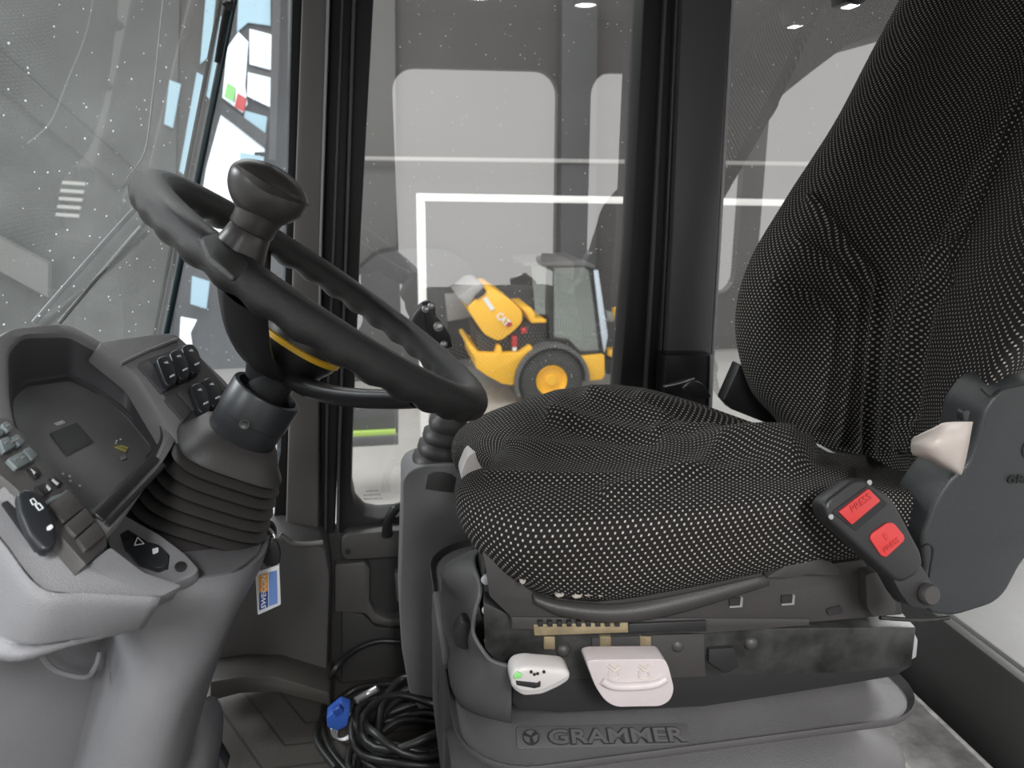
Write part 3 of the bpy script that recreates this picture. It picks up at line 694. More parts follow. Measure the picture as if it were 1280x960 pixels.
# lower cover left of tower, with relief pocket
lc = slab('lower_cover', [(-90, 770, .70), (60, 790, .74), (128, 782, .80), (135, 800, .83), (95, 1010, .83), (-90, 1010, .72)], .8, .05, M['con'], col, bev=.004)
tube('cover_relief', [P(46, 808, .72), P(62, 832, .735), P(80, 842, .745), P(108, 846, .76), P(120, 832, .775), P(124, 816, .785)], .003, M['con'], lc, 10, 6)
tube('cover_seam', [P(136, 800, .775), P(118, 860, .775), P(84, 970, .775)], .0016, M['pale_strip'], lc, 6, 4) if False else None
net('foot_cover', VN([[(236, 905, .96), (250, 880, .93), (264, 870, .95), (274, 885, .99), (276, 900, 1.04)],
                      [(226, 940, .96), (240, 925, .92), (258, 920, .93), (270, 925, .98), (274, 930, 1.04)],
                      [(216, 990, .96), (230, 990, .92), (250, 985, .93), (264, 980, .98), (268, 975, 1.04)]]), M['con'], col, 5, 5, cap=False, solid=.004)
pd = thing('brake_pedal', P(268, 955, .98), 'worn metal pedal edge at the foot of the steering column', 'pedal')
slab('pedal_pad', [(262, 944), (270, 938), (284, 962), (280, 975), (262, 975)], 1.0, .03, M['steel'], pd, bev=.002)
tube('pedal_arm', [P(266, 940, 1.01), P(262, 925, 1.03), P(255, 905, 1.06)], .006, M['steel'], pd, 8, 4)

# ================================================================== DASHBOARD
lat = Vector((-.10, 1, 0)).normalized(); dn = Vector((.70, -.05, -.715)).normalized()
nD = dn.cross(lat).normalized()
if nD.z < 0: nD = -nD
ph = (P(105, 560, .825), nD)           # display plane
rimp = (ph[0]+nD*.045, nD)            # hood rim plane
das = thing('instrument_panel', P(60, 700, .75), 'grey textured dashboard pod with display, keypad strip and rocker switches left of the steering wheel', 'dashboard')
def resample(pts, N):
    pts = [Vector(p) for p in pts]; L = [0]
    for a, b in zip(pts, pts[1:]+pts[:1]): L.append(L[-1]+(b-a).length)
    out = []
    for k in range(N):
        s = L[-1]*k/N; i = max(j for j in range(len(pts)) if L[j] <= s+1e-9); t = (s-L[i])/(L[i+1]-L[i]); out.append(pts[i].lerp(pts[(i+1) % len(pts)], t))
    return out
outl = [(-30, 440), (5, 414), (80, 405), (126, 430), (180, 474), (229, 534), (206, 574), (150, 655), (104, 706), (22, 627), (-35, 565), (-45, 500)]
inl = [(10, 443), (28, 423), (86, 422), (120, 440), (166, 463), (206, 545), (194, 574), (122, 650), (110, 641), (46, 577), (20, 545), (11, 500)]
bez = [(16, 500), (32, 483), (88, 475), (123, 492), (158, 520), (190, 560), (184, 573), (114, 638), (106, 632), (52, 582), (26, 548), (17, 520)]
def loops_round(l, n=4, r=14):
    # keep index correspondence: same number of points per corner
    return roundpoly(l, r, n)
O_ = [PP(x, y, rimp) for x, y in loops_round(outl)]
I_ = [PP(x, y, rimp) for x, y in loops_round(inl, r=10)]
B_l = [PP(x, y, ph) for x, y in loops_round(bez, r=8)]
def loft(name, loops, m, parent, sharp=30, capend=False):
    bm = bmesh.new(); R = [[bm.verts.new(p) for p in l] for l in loops]; n = len(loops[0])
    for A_, B_ in zip(R, R[1:]):
        for i in range(n): bm.faces.new((A_[i], A_[(i+1) % n], B_[(i+1) % n], B_[i]))
    if capend: bm.faces.new(R[-1])
    bmesh.ops.recalc_face_normals(bm, faces=bm.faces[:]); return finish(name, bm, m, parent, sharp)
Oc = sum(O_, Vector())/len(O_)
O_in = [a.lerp(b, .16)+nD*.004 for a, b in zip(O_, I_)]; I_in = [b.lerp(a, .2)+nD*.004 for a, b in zip(O_, I_)]
O_back = [p-nD*.06+(Oc-p)*-.02 for p in O_]; O_back2 = [p-nD*.16+(Oc-p)*.1 for p in O_]
loft('pod_rim', [O_back2, O_back, O_, O_in, I_in, I_], M['con_tex'], das, 50)
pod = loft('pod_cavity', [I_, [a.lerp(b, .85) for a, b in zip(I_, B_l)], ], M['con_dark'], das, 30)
B2_ = [PP(x, y, (ph[0]+nD*.006, nD)) for x, y in loops_round([(12, 498), (30, 479), (88, 470), (126, 488), (163, 518), (195, 561), (186, 577), (112, 643), (100, 634), (44, 582), (20, 548), (13, 520)], r=8)]
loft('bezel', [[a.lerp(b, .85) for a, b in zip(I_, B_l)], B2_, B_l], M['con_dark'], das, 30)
bm = bmesh.new(); bm.faces.new([bm.verts.new(p-nD*.001) for p in B_l]); 
disp = finish('display', bm, M['disp'], das)
pslab('screen', [(63, 541), (96, 528), (117, 552), (84, 569)], ph, .001, M['lcd'], disp, bev=0, lift=.0008)
tw = lambda s, x0, y0, x1, y1, pl, lift, m, par, hf=.3, ux=None: text('lettering', s, PP(x0, y0, (pl[0]+pl[1]*lift, pl[1])), PP(x1, y1, (pl[0]+pl[1]*lift, pl[1])), ux or -dn, m, par, .0003, hf)
tw('VOLVO', 69, 531, 80, 527, ph, .001, M['wht'], disp, .22)
for k, (x, y) in enumerate(((146, 551), (151, 549), (145, 554))):
    pslab('gauge_mark', [(x-1, y-1), (x+1, y-1), (x+1, y+1), (x-1, y+1)], ph, .0005, M['wht'], disp, bev=0, lift=.001)
pslab('gauge_stripe', [(143, 559), (146, 557), (159, 562), (157, 565)], ph, .0005, mat('yellow_print', (.55, .5, .15), .5), disp, bev=0, lift=.001)
pslab('gauge_stripe', [(148, 557), (151, 556), (161, 559), (160, 561)], ph, .0005, mat('yellow_print2', (.55, .5, .15), .5), disp, bev=0, lift=.001)
pslab('gauge_mark', [(150, 571), (157, 569), (158, 573), (152, 575)], ph, .0005, M['wht2'], disp, bev=0, lift=.001)
for x, y in ((79, 592), (87, 595), (88, 601), (100, 607)):
    pslab('gauge_mark', [(x-2, y-1), (x+1, y-1.5), (x+2, y+1), (x-1, y+1.5)], ph, .0005, M['wht'], disp, bev=0, lift=.001)
pslab('bezel_bar', [(118, 640), (190, 566), (200, 574), (130, 650)], rimp, .006, M['blk'], das, bev=.001, lift=.0065)
pslab('bezel_bar', [(132, 652), (204, 578), (208, 582), (138, 657)], rimp, .006, M['blk_m'], das, bev=.001, lift=.006)
# keypad strip on near rim
kp = (ph[0]+nD*.050, nD)
bar = pslab('keypad_strip', [(-40, 520), (10, 523), (48, 566), (90, 612), (133, 668), (134, 682), (108, 706), (60, 652), (20, 610), (-40, 560)], kp, .012, M['keyd'], das, bev=.002, rad=2)
def key(pts, m='key', lf=.004): return pslab('key', pts, kp, .006, M[m], bar, bev=.0015, rad=2, lift=lf)
key([(2, 530), (8, 526), (17, 534), (11, 540)]); key([(-8, 538), (0, 534), (6, 541), (-2, 546)])
key([(15, 546), (22, 542), (32, 551), (25, 557)]); key([(0, 549), (10, 545), (20, 557), (6, 565)])
key([(10, 573), (27, 564), (38, 577), (22, 585)]); key([(29, 562), (37, 558), (48, 568), (41, 575)])
k1 = key([(34, 585), (43, 581), (53, 592), (46, 598)], 'blk', .002); k2 = key([(62, 597), (68, 594), (80, 604), (73, 609)], 'blk', .002); k3 = key([(44, 608), (54, 602), (66, 612), (56, 621)], 'blk', .002)
for pts, k_ in (([(39, 586), (45, 590), (43, 593), (41, 589)], k1), ([(66, 598), (74, 604), (72, 606), (65, 600)], k2), ([(59, 605), (64, 611), (62, 613), (58, 608)], k3)):
    pslab('symbol', pts, kp, .0005, M['wht'], k_, bev=0, lift=.0028)
for x, y in ((6, 552), (14, 551), (18, 573), (27, 571), (20, 548), (8, 531)):
    pslab('symbol', [(x, y), (x+4, y-2), (x+5, y), (x+1, y+2)], kp, .0005, M['wht2'], bar, bev=0, lift=.0046)
pslab('clip', [(57, 627), (66, 620), (78, 616), (84, 611), (86, 613), (80, 619), (70, 624), (60, 630)], kp, .004, M['key'], bar, bev=.0008, lift=.003)
key([(61, 631), (86, 612), (106, 633), (81, 653)], 'keyd', .003); key([(82, 655), (107, 634), (119, 650), (96, 670)], 'keyd', .003); key([(97, 672), (120, 652), (132, 668), (108, 688)], 'keyd', .003)
# lower near pod body with the big rocker
pn = Vector((.4498, -.4629, .7638)).normalized(); pod_pl = (P(52, 738, .53), pn)
lo_pod = [(-90, 520), (-10, 560), (22, 618), (60, 650), (108, 706), (134, 682), (175, 715), (225, 730), (200, 745), (110, 742), (52, 738), (-10, 668), (-90, 610)]
top = [PP(x, y, pod_pl) for x, y in lo_pod]
podb = pslab('switch_pod_top', [(-90, 540), (-5, 575), (22, 618), (108, 708), (138, 684), (180, 716), (228, 732), (200, 746), (110, 742), (52, 738), (0, 672), (-90, 580)], pod_pl, .02, M['con'], das, bev=.004, rad=4)
# side face of the pod
e0 = [PP(x, y, pod_pl) for x, y in ((-90, 578), (0, 670), (52, 736), (110, 741), (200, 745))]
low = [P(-90, 782, .575), P(-5, 798, .550), P(36, 806, .535), P(110, 792, .555), P(178, 777, .58)]
mid1 = [a.lerp(b, .5)+Vector((-.0, -.006, 0)) for a, b in zip(e0, low)]
back = [p+Vector((0, q_, 0)) for p, q_ in zip(low, (.2, .2, .16, .05, .004))]
net('switch_pod_side', [e0, [a.lerp(b, .12)+Vector((0, -.004, 0)) for a, b in zip(e0, low)], mid1, [a.lerp(b, .9)+Vector((0, -.004, 0)) for a, b in zip(e0, low)], low, back], M['con'], das, 5, 4, cap=False, solid=.005)
rk = switch([(2, 628), (20, 622), (62, 672), (52, 690), (44, 688)], [(20, 616), (32, 609), (44, 612), (60, 628), (70, 650), (72, 676), (62, 687), (52, 687), (36, 668), (24, 640)], (pod_pl[0]+pn*.002, pn), das, name='large_rocker_switch', lift=.020,
            dash=[(58, 659), (64, 655), (67, 658), (64, 662), (59, 663)])
rpl = (pod_pl[0]+pn*.0225, pn)
tri_outline([(44, 631), (49, 629), (54, 635), (49, 638)], rpl, 0, rk, M['wht'], .0005); tri_outline([(38, 625), (42, 623), (46, 628), (41, 631)], rpl, 0, rk, M['wht'], .0004)
# second pod with rocker bank
sp_n = Vector((.62, -.30, .72)).normalized(); spl = (P(230, 470, .98), sp_n)
pod2 = pslab('switch_bank_panel', [(121, 428), (190, 418), (218, 416), (236, 432), (284, 478), (300, 505), (250, 560), (226, 560), (172, 470)], spl, .03, M['con_tex'], das, bev=.005, rad=8)
pslab('switch_plate', [(172, 456), (186, 448), (236, 430), (284, 486), (236, 540), (206, 494)], spl, .004, M['keyd'], pod2, bev=.001, rad=3, lift=.0015)
def blank(pts): return pslab('blank_plate', pts, spl, .004, M['con_dark'], pod2, bev=.001, rad=1.5, lift=.0045)
blank([(173, 456), (186, 450), (214, 483), (203, 491)]); blank([(206, 498), (219, 491), (240, 514), (230, 526)]); blank([(222, 490), (233, 484), (252, 505), (242, 513)])
for (x, y, s, d) in ((210, 462, 1, 0), (226, 454, 1, 0), (241, 447, 1, 0), (252, 496, 1, 0), (267, 489, 1, 0)):
    b = [(x-22, y-8), (x-14, y-13), (x+6, y+12), (x+4, y+20), (x-2, y+20)]
    r = [(x-14, y-14), (x-6, y-18), (x+1, y-17), (x+8, y-8), (x+12, y+8), (x+11, y+17), (x+3, y+21), (x-3, y+16)]
    switch(b, r, spl, pod2, dash=[(x+2, y+8), (x+8, y+5), (x+9, y+7), (x+3, y+10)], lift=.013, icon=[[(x-5, y-9), (x-1, y-11), (x+1, y-8), (x-3, y-8)]])
tube('panel_ridge', [PP(150, 455, (spl[0]+sp_n*.002, sp_n)), PP(186, 438, (spl[0]+sp_n*.002, sp_n)), PP(222, 424, (spl[0]+sp_n*.002, sp_n))], .0025, M['con_tex'], pod2, 8, 4)

# key with fob and tag in ignition
ky = thing('key_with_tag', P(335, 662, .93), 'black vehicle key with a clear plastic blue and orange tag hanging from the ignition', 'key')
lathe('ignition_ring', P(333, 664, .93), (.8, -.4, .3), [(.010, -.01), (.013, -.008), (.013, .006), (.008, .008), (0, .004)], M['blk'], ky, 24)
tube('key_blade', [P(334, 660, .91), P(342, 668, .905), P(344, 682, .9)], .0022, M['alu'], ky, 8, 4)
slab('fob', [(330, 680), (340, 674), (348, 680), (351, 694), (349, 706), (338, 710), (328, 706), (324, 694)], .89, .010, M['blk'], ky, bev=.003, rad=4)
tube('split_ring', [P(330, 708, .905), P(326, 716, .9), P(332, 721, .9), P(338, 714, .905), P(330, 708, .905)], .0012, M['alu'], ky, 6, 5)
tg = slab('tag_case', [(319, 716), (349, 706), (351, 756), (322, 769)], .893, .006, M['clear'], ky, bev=.0015, rad=2)
slab('tag_field', [(323, 720), (335, 716), (335, 742), (324, 742)], .892, .001, M['tago'], tg, bev=0)
slab('tag_field', [(324, 741), (335, 739), (335, 759), (324, 763)], .8919, .001, M['tagb'], tg, bev=0)
slab('tag_field', [(336, 716), (346, 713), (347, 754), (336, 758)], .892, .001, M['tagl'], tg, bev=0)
text('lettering', 'SWECON', P(329.5, 760, .8905), P(329.5, 719, .8905), Vector((-1, 0, 0)), M['wht'], tg, .0003, hfac=.13, bold=.02)
text('lettering', 'service', P(341.5, 755, .8905), P(341, 718, .8905), Vector((-1, 0, 0)), M['tagb'], tg, .0003, hfac=.12) if False else None

# ================================================================== ARMREST CONTROL TOWER beyond the seat
at = thing('control_console', P(560, 905, 1.22), 'tall grey control console with a rubber-booted joystick between the seat and the door', 'console')
slab('body', [(503, 640), (503, 600), (512, 588), (530, 582), (700, 572), (700, 930), (560, 914), (535, 904), (512, 868), (502, 810), (499, 760)], 1.215, .10, M['tower'], at, bev=.018, rad=10, seg=4)
jb = P(548, 592, 1.265); jt = P(563, 515, 1.265); jax = (jt-jb).normalized(); jl = (jt-jb).length
lathe('boot', jb, jax, [(.052, -.012), (.052, 0), (.052, jl*.12), (.050, jl*.2), (.049, jl*.26), (.040, jl*.32), (.045, jl*.36), (.044, jl*.46), (.036, jl*.52), (.040, jl*.56), (.039, jl*.66), (.031, jl*.72), (.034, jl*.78), (.033, jl*.88), (.026, jl*.94), (.026, jl*1.05)], M['boot'], at, 40, sq=1, xdir=(1, 0, 0), sharp=60)
jy = tube('lever', [jt, P(556, 470, 1.29), P(543, 420, 1.29)], .011, M['blk'], at, 14, 5)
g = slab('grip', [(516, 392), (530, 378), (542, 380), (546, 398), (560, 425), (556, 450), (540, 452), (524, 430), (508, 410)], 1.27, .035, M['boot'], at, bev=.009, rad=7, seg=3)
slab('button_plate', [(527, 378), (537, 375), (545, 384), (543, 394), (550, 400), (562, 418), (566, 434), (558, 436), (548, 428), (534, 410), (532, 394)], 1.262, .01, M['collar'], g, bev=.002, rad=3)
for x, y, r in ((532, 386, .0065), (539, 382, .006), (548, 408, .0085), (555, 430, .006)):
    lathe('button', P(x, y, 1.262), (0, -1, .1), [(r, -.002), (r, .003), (r*.7, .0045), (0, .005)], M['alu'], g, 20)

# ================================================================== CABLE COIL
cb = thing('cable_coil', Vector(P(510, 930, 1.17).to_tuple()), 'black cable loosely coiled on the cab floor with a blue plug and white wires', 'cable')
cc = PZ(512, 932, .03)
bm = bmesh.new(); rnd = random.Random(3); path = []
NL = 11
for i in range(NL*28):
    a = 2*pi*i/28; l = i/28
    rr = .098+.014*sin(l*2.3)+.008*sin(a*2+l)
    z = .010+.0135*(l % 6)+.018*l/NL+.02*max(0, sin(a+1.2+l*.3))*(l/NL)
    path.append(Vector((cc.x+.015+rr*1.0*cos(a)+.012*sin(l*1.7), cc.y-.005+rr*.85*sin(a)+.010*cos(l*2.1), z+.008*sin(a*3+l*2))))
tube_bm(bm, path, .0068, 8); finish('coil', bm, M['cable'], cb, 60)
Z = lambda x, y, z: PZ(x, y, z)
tube('cable_tail', [P(500, 802, 1.36), P(470, 802, 1.36), P(440, 815, 1.34), P(418, 838, 1.30), PZ(408, 862, .03), PZ(403, 900, .01), PZ(412, 935, .01), PZ(440, 970, .01)], .0055, M['cable'], cb, 8, 6)
tube('cable_tail', [PZ(500, 855, .06), PZ(455, 858, .03), PZ(428, 872, .015), PZ(402, 900, .012), PZ(396, 925, .012), PZ(420, 960, .012)], .0065, M['cable'], cb, 8, 6)
tube('cable_tail', [PZ(520, 846, .11), PZ(500, 850, .10), PZ(478, 880, .09), PZ(472, 930, .07)], .007, M['cable'], cb, 8, 6)
plu = slab('plug', [(408, 898), (425, 884), (438, 888), (434, 908), (422, 914), (409, 910)], 1.12, .03, M['blue'], cb, bev=.003, rad=2)
slab('plug_latch', [(415, 890), (424, 884), (430, 890), (421, 897)], 1.11, .012, mat('blue_plug_dark', (.02, .06, .3), .3), plu, bev=.001)
tube('ferrule', [PZ(445, 876, .06), PZ(458, 868, .06), PZ(472, 860, .07)], .007, M['alu'], cb, 12, 3)
tube('cable_tail', [P(434, 892, 1.13), PZ(440, 882, .05), PZ(446, 876, .06)], .006, M['cable'], cb, 8, 4)
for k in range(3): tube('wire', [P(414+k*4, 910, 1.13), PZ(417+k*2, 920+k, .012), PZ(430, 925-k, .012), PZ(446, 916-k*2, .02), PZ(452, 900, .03)], .0018, M['wht'], plu, 6, 5)

# ================================================================== SEAT
def VS(v): return .755+(v-.86)*1.207
seat = thing('driver_seat', Vector((.42, .93, 0)), 'black air-suspension driver seat in white-dotted fabric with a high backrest', 'seat')
cush = [
 [(655, 712, .95), (665, 725, .90), (700, 745, .86), (770, 750, .86), (850, 738, .86), (960, 716, .86), (1080, 698, .86), (1150, 690, .86)],
 [(592, 672, .88), (618, 708, .83), (672, 740, .80), (755, 748, .79), (850, 734, .79), (960, 712, .79), (1080, 694, .80), (1150, 688, .82)],
 [(574, 642, .89), (590, 672, .82), (655, 705, .775), (760, 702, .77), (860, 688, .77), (970, 668, .77), (1080, 650, .78), (1160, 648, .82)],
 [(572, 615, .91), (592, 630, .83), (665, 648, .78), (770, 645, .775), (870, 636, .775), (980, 622, .775), (1080, 614, .785), (1160, 618, .83)],
 [(584, 598, .95), (606, 596, .89), (675, 600, .845), (770, 600, .84), (870, 596, .84), (980, 594, .84), (1070, 598, .845), (1155, 602, .87)],
 [(612, 590, .98), (632, 576, .95), (690, 574, .92), (780, 576, .92), (880, 574, .92), (980, 578, .92), (1060, 586, .92), (1130, 590, .93)],
 [(618, 582, 1.03), (640, 560, 1.01), (700, 553, .99), (785, 556, .99), (870, 557, .99), (965, 565, .99), (1045, 576, .98), (1110, 584, .98)],
 [(592, 572, 1.10), (612, 542, 1.08), (685, 524, 1.06), (768, 524, 1.06), (845, 530, 1.06), (940, 548, 1.06), (1025, 566, 1.05), (1090, 574, 1.05)],
 [(572, 560, 1.18), (593, 527, 1.16), (668, 499, 1.15), (745, 484, 1.15), (802, 487, 1.15), (868, 504, 1.15), (950, 532, 1.15), (1030, 560, 1.15)],
 [(567, 578, 1.21), (580, 540, 1.215), (662, 508, 1.22), (745, 495, 1.22), (805, 498, 1.22), (870, 514, 1.22), (950, 542, 1.22), (1030, 570, 1.22)],
 [(585, 610, 1.2), (600, 600, 1.2), (670, 590, 1.2), (745, 580, 1.2), (805, 575, 1.2), (870, 580, 1.2), (950, 590, 1.2), (1030, 600, 1.2)]]
rows = []
for r in cush:
    w = [P(x, y, VS(v)) for x, y, v in r]; w = [w[0]+Vector((.05, 0, -.07))]+w; rows.append(w)
def seg_d(p, a, b):
    ax, ay = a; bx, by = b; dx, dy = bx-ax, by-ay; t = max(0, min(1, ((p[0]-ax)*dx+(p[1]-ay)*dy)/(dx*dx+dy*dy+1e-9)))
    return math.hypot(p[0]-ax-dx*t, p[1]-ay-dy*t)
def groove(lines, amp=1.6):
    def f(p, u, v):
        q = proj(p); s = 0
        for pts, w, d in lines:
            w = max(w*1.15, 6)
            dm = min(seg_d(q, a, b) for a, b in zip(pts, pts[1:]))
            if dm < w*3: s += amp*d*math.exp(-(dm/w)**2)
        return s
    return f
cg = groove([
 ([(740, 497), (800, 520), (850, 545), (905, 562), (1010, 580)], 8, -.011),
 ([(800, 498), (880, 520), (950, 545), (1010, 572)], 7, -.006),
 ([(690, 520), (760, 540), (830, 556), (900, 568), (1000, 584)], 7, -.009),
 ([(640, 556), (730, 566), (830, 572), (900, 578), (990, 590)], 7, -.006),
 ([(720, 535), (790, 550), (860, 562)], 10, .004),
 ([(820, 548), (900, 556), (985, 574)], 4, -.005), ([(830, 562), (900, 572), (985, 584)], 4, -.005),
 ([(612, 594), (700, 598), (800, 598), (900, 594), (1000, 590), (1060, 594)], 4, -.004),
 ([(760, 616), (820, 606), (870, 590), (900, 577), (1000, 573), (1080, 580)], 8, -.006), ([(700, 505), (760, 520), (820, 540)], 12, -.006)], 1.7)
net('cushion', rows, M['fab'], seat, 20, 20, mats=[M['fab'], M['fabS']], matf=lambda u, v: 1, disp=lambda p, u, v: -cg(p, u, v), cap=False)
slab('cushion_tab', [(576, 592), (585, 570), (602, 560), (612, 570), (606, 586), (590, 602), (579, 608)], 1.03, .04, M['pale'], seat, bev=.006, rad=5)
# backrest
bk = [
 [(1010, 600, 1.27), (985, 610, 1.22), (1010, 620, 1.12), (1060, 630, 1.06), (1095, 640, 1.02), (1125, 640, .97), (1150, 640, .89), (1185, 640, .85), (1230, 630, .87)],
 [(1000, 545, 1.27), (975, 535, 1.22), (995, 548, 1.14), (1050, 560, 1.09), (1092, 570, 1.06), (1130, 568, 1.0), (1165, 565, .89), (1205, 565, .82), (1240, 560, .86)],
 [(975, 480, 1.28), (937, 485, 1.22), (968, 490, 1.14), (1037, 495, 1.10), (1087, 500, 1.07), (1138, 497, 1.0), (1190, 495, .87), (1235, 490, .80), (1270, 480, .85)],
 [(962, 405, 1.28), (919, 408, 1.22), (955, 412, 1.13), (1030, 415, 1.11), (1088, 418, 1.08), (1148, 415, 1.01), (1215, 410, .865), (1290, 400, .79), (1330, 395, .84)],
 [(975, 330, 1.28), (934, 333, 1.22), (975, 332, 1.13), (1050, 335, 1.12), (1110, 335, 1.10), (1172, 335, 1.03), (1245, 325, .875), (1330, 315, .79), (1370, 310, .84)],
 [(1020, 250, 1.28), (981, 250, 1.22), (1022, 245, 1.15), (1090, 240, 1.14), (1150, 235, 1.12), (1213, 245, 1.06), (1295, 235, .90), (1380, 225, .81), (1420, 220, .86)],
 [(1080, 150, 1.28), (1043, 153, 1.22), (1085, 145, 1.17), (1150, 135, 1.17), (1205, 130, 1.15), (1262, 135, 1.09), (1345, 125, .93), (1440, 115, .84), (1480, 110, .88)],
 [(1135, 50, 1.28), (1096, 52, 1.23), (1140, 40, 1.19), (1205, 30, 1.19), (1255, 25, 1.17), (1320, 25, 1.12), (1410, 15, .97), (1510, 5, .88), (1550, 0, .92)],
 [(1190, -70, 1.28), (1165, -70, 1.24), (1200, -75, 1.20), (1250, -85, 1.20), (1300, -90, 1.18), (1370, -95, 1.14), (1460, -105, 1.02), (1560, -115, .96), (1600, -118, 1.0)],
 [(1240, -140, 1.27), (1235, -150, 1.25), (1260, -160, 1.24), (1300, -165, 1.24), (1350, -170, 1.23), (1420, -175, 1.2), (1500, -180, 1.1), (1590, -180, 1.04), (1620, -180, 1.08)]]
brow = [[P(x, y, VS(v)) for x, y, v in r] for r in bk]
for r in brow:      # closed back of the backrest
    r.append(r[-1]+Vector((.05, .10, 0))); r.append(r[0]+Vector((.07, -.08, 0)))
BSEAM = lambda v: .52
bg = groove([
 ([(1015, 250), (1050, 300), (1096, 352), (1094, 420), (1080, 560)], 6, -.010),
 ([(1000, 305), (1040, 330), (1072, 365), (1068, 430), (1052, 550)], 5, -.007),
 ([(968, 352), (1015, 368), (1042, 392), (1038, 450), (1025, 530)], 5, -.007),
 ([(1330, 60), (1280, 120), (1213, 262), (1162, 360), (1140, 440), (1132, 560)], 6, -.012),
 ([(1205, 305), (1148, 350), (1124, 390), (1112, 460), (1104, 560)], 5, -.006),
 ([(1185, 350), (1162, 385), (1150, 440), (1142, 520)], 5, .006)])
nx_sign = [1]
net('backrest', brow, M['fab'], seat, 20, 20, mats=[M['fab'], M['fabW']], matf=lambda u, v: 1 if u > BSEAM(v) else 0, disp=lambda p, u, v: -bg(p, u, v)*1.0, cap=False)
# black bracket at the far lower side of the backrest
slab('far_bracket', [(925, 455), (950, 470), (985, 530), (960, 530), (915, 512), (905, 500)], 1.18, .03, M['blk'], seat, bev=.003)
slab('gap_strip', [(1003, 545), (1060, 578), (1062, 582), (1003, 549)], 1.0, .01, M['wht'], seat, bev=.0005) if False else None
tube('gap_line', [P(1001, 546, .99), P(1030, 561, .93), P(1068, 582, .87)], .0022, M['wht'], seat, 6, 4)  # white line stands in for the bright gap between cushion and backrest
# seat pan
pan = slab('seat_pan', [(604, 690), (640, 722), (670, 744), (740, 754), (830, 740), (950, 716), (1078, 700), (1090, 716), (1118, 712), (1128, 768), (1010, 778), (800, 782), (640, 772), (612, 745)], VS(.80), .4, M['pan'], seat, bev=.004, rad=2, off=(.16, .36, 0))
net('pan_lip', [[P(x, y, v) for x, y, v in ((665, 744, .682), (700, 753, .676), (770, 757, .672), (850, 744, .672), (960, 719, .678))],
                [P(x, y, v) for x, y, v in ((668, 750, .676), (702, 761, .668), (772, 767, .664), (850, 755, .666), (960, 724, .676))],
                [P(x, y, v) for x, y, v in ((676, 754, .682), (706, 768, .676), (774, 775, .672), (850, 763, .672), (960, 729, .680))]], M['pan'], pan, 5, 4, cap=False, solid=.003)
slab('pan_flap', [(958, 722), (985, 706), (1010, 696), (1038, 702), (1050, 712), (1048, 720), (1010, 718), (985, 722)], VS(.80)-.012, .03, M['pan'], pan, bev=.003, rad=3)
for x, y in ((920, 753), (985, 750)): slab('square_hole', [(x-8, y-5), (x+8, y-6), (x+6, y+5), (x-8, y+5)], VS(.80)-.002, .004, M['blk_m'], pan, bev=0); slab('hole_highlight', [(x+6, y-6), (x+9, y-6), (x+8, y+6), (x-8, y+7), (x-8, y+5), (x+5, y+4)], VS(.80)-.0025, .003, M['ledge'], pan, bev=0)  # pale edge pieces paint highlights on the hole rims
slab('pan_end', [(1082, 718), (1118, 712), (1120, 768), (1092, 772), (1084, 760)], VS(.80)-.015, .05, M['pan'], pan, bev=.006, rad=5)
slab('oval_hole', [(1033, 762), (1052, 757), (1054, 767), (1036, 770)], VS(.80)-.002, .004, M['blk_m'], pan, bev=0, rad=3)
M['foam'] = mat('torn_foam', (.33, .30, .27), .9, bump=.6, bscale=200)
for k, (x, y, w_, h_) in enumerate(((738, 742, 11, 4), (752, 741, 6, 6), (722, 746, 7, 3), (700, 745, 6, 2.5), (654, 728, 4, 3))):
    slab('torn_foam', [(x-w_, y), (x-w_*.3, y-h_), (x+w_*.5, y-h_*.6), (x+w_, y-h_), (x+w_*.6, y+h_*.5), (x-w_*.4, y+h_)], .664, .008, M['foam'], pan, bev=.0008)
# rails and steel frame
fr = slab('slide_frame', [(604, 752), (640, 770), (880, 786), (1146, 784), (1140, 834), (1060, 842), (640, 852), (606, 812)], VS(.81), .38, M['steel'], seat, bev=.003, off=(.06, .38, 0))
slab('upper_rail', [(640, 772), (1012, 774), (1012, 782), (880, 792), (640, 786)], VS(.80)-.003, .02, M['pan'], fr, bev=.001)
zr = slab('slide_rail', [(667, 781), (785, 778), (786, 791), (668, 795)], VS(.80)-.004, .015, M['zinc'], fr, bev=.001)
for k in range(9): slab('rail_tooth', [(673+k*12, 777.5), (679+k*12, 777.3), (679+k*12, 783.5), (673+k*12, 783.8)], VS(.80)-.008, .008, M['blk'], zr, bev=.0005)
slab('rail_cover', [(786, 780), (884, 776), (884, 790), (786, 792)], VS(.80)-.006, .02, M['blk'], fr, bev=.002)
slab('front_bracket', [(606, 700), (622, 730), (660, 752), (664, 800), (640, 812), (618, 812), (604, 780)], VS(.82)+.01, .05, M['steel'], fr, bev=.004, rad=3)
slab('bracket_slot', [(618, 752), (630, 746), (636, 752), (632, 764), (620, 766)], VS(.82)+.004, .01, M['blk_m'], fr, bev=.001, rad=3)
for x, y in ((647, 789), (652, 775)): lathe('bolt', P(x, y, VS(.82)+.008), (0, -1, 0), [(.007, -.002), (.007, .001), (.004, .002), (0, .0022)], M['zinc'], fr, 14)
for x, y in ((609, 762), (612, 800), (608, 724)): lathe('bolt', P(x, y, .70), (-.6, -1, 0), [(.005, -.002), (.005, .003), (.003, .004), (0, .004)], M['wht2'], fr, 14)
for x, y in ((704, 812), (846, 806), (938, 803)):
    lathe('rivet', P(x, y, VS(.81)), (0, -1, 0), [(.008, -.002), (.008, .002), (.006, .005), (.003, .0065), (0, .007)], M['pan'], fr, 20)
slab('dark_catch', [(886, 812), (918, 810), (924, 834), (908, 842), (886, 828)], VS(.81)-.006, .02, M['blk'], fr, bev=.002, rad=3)
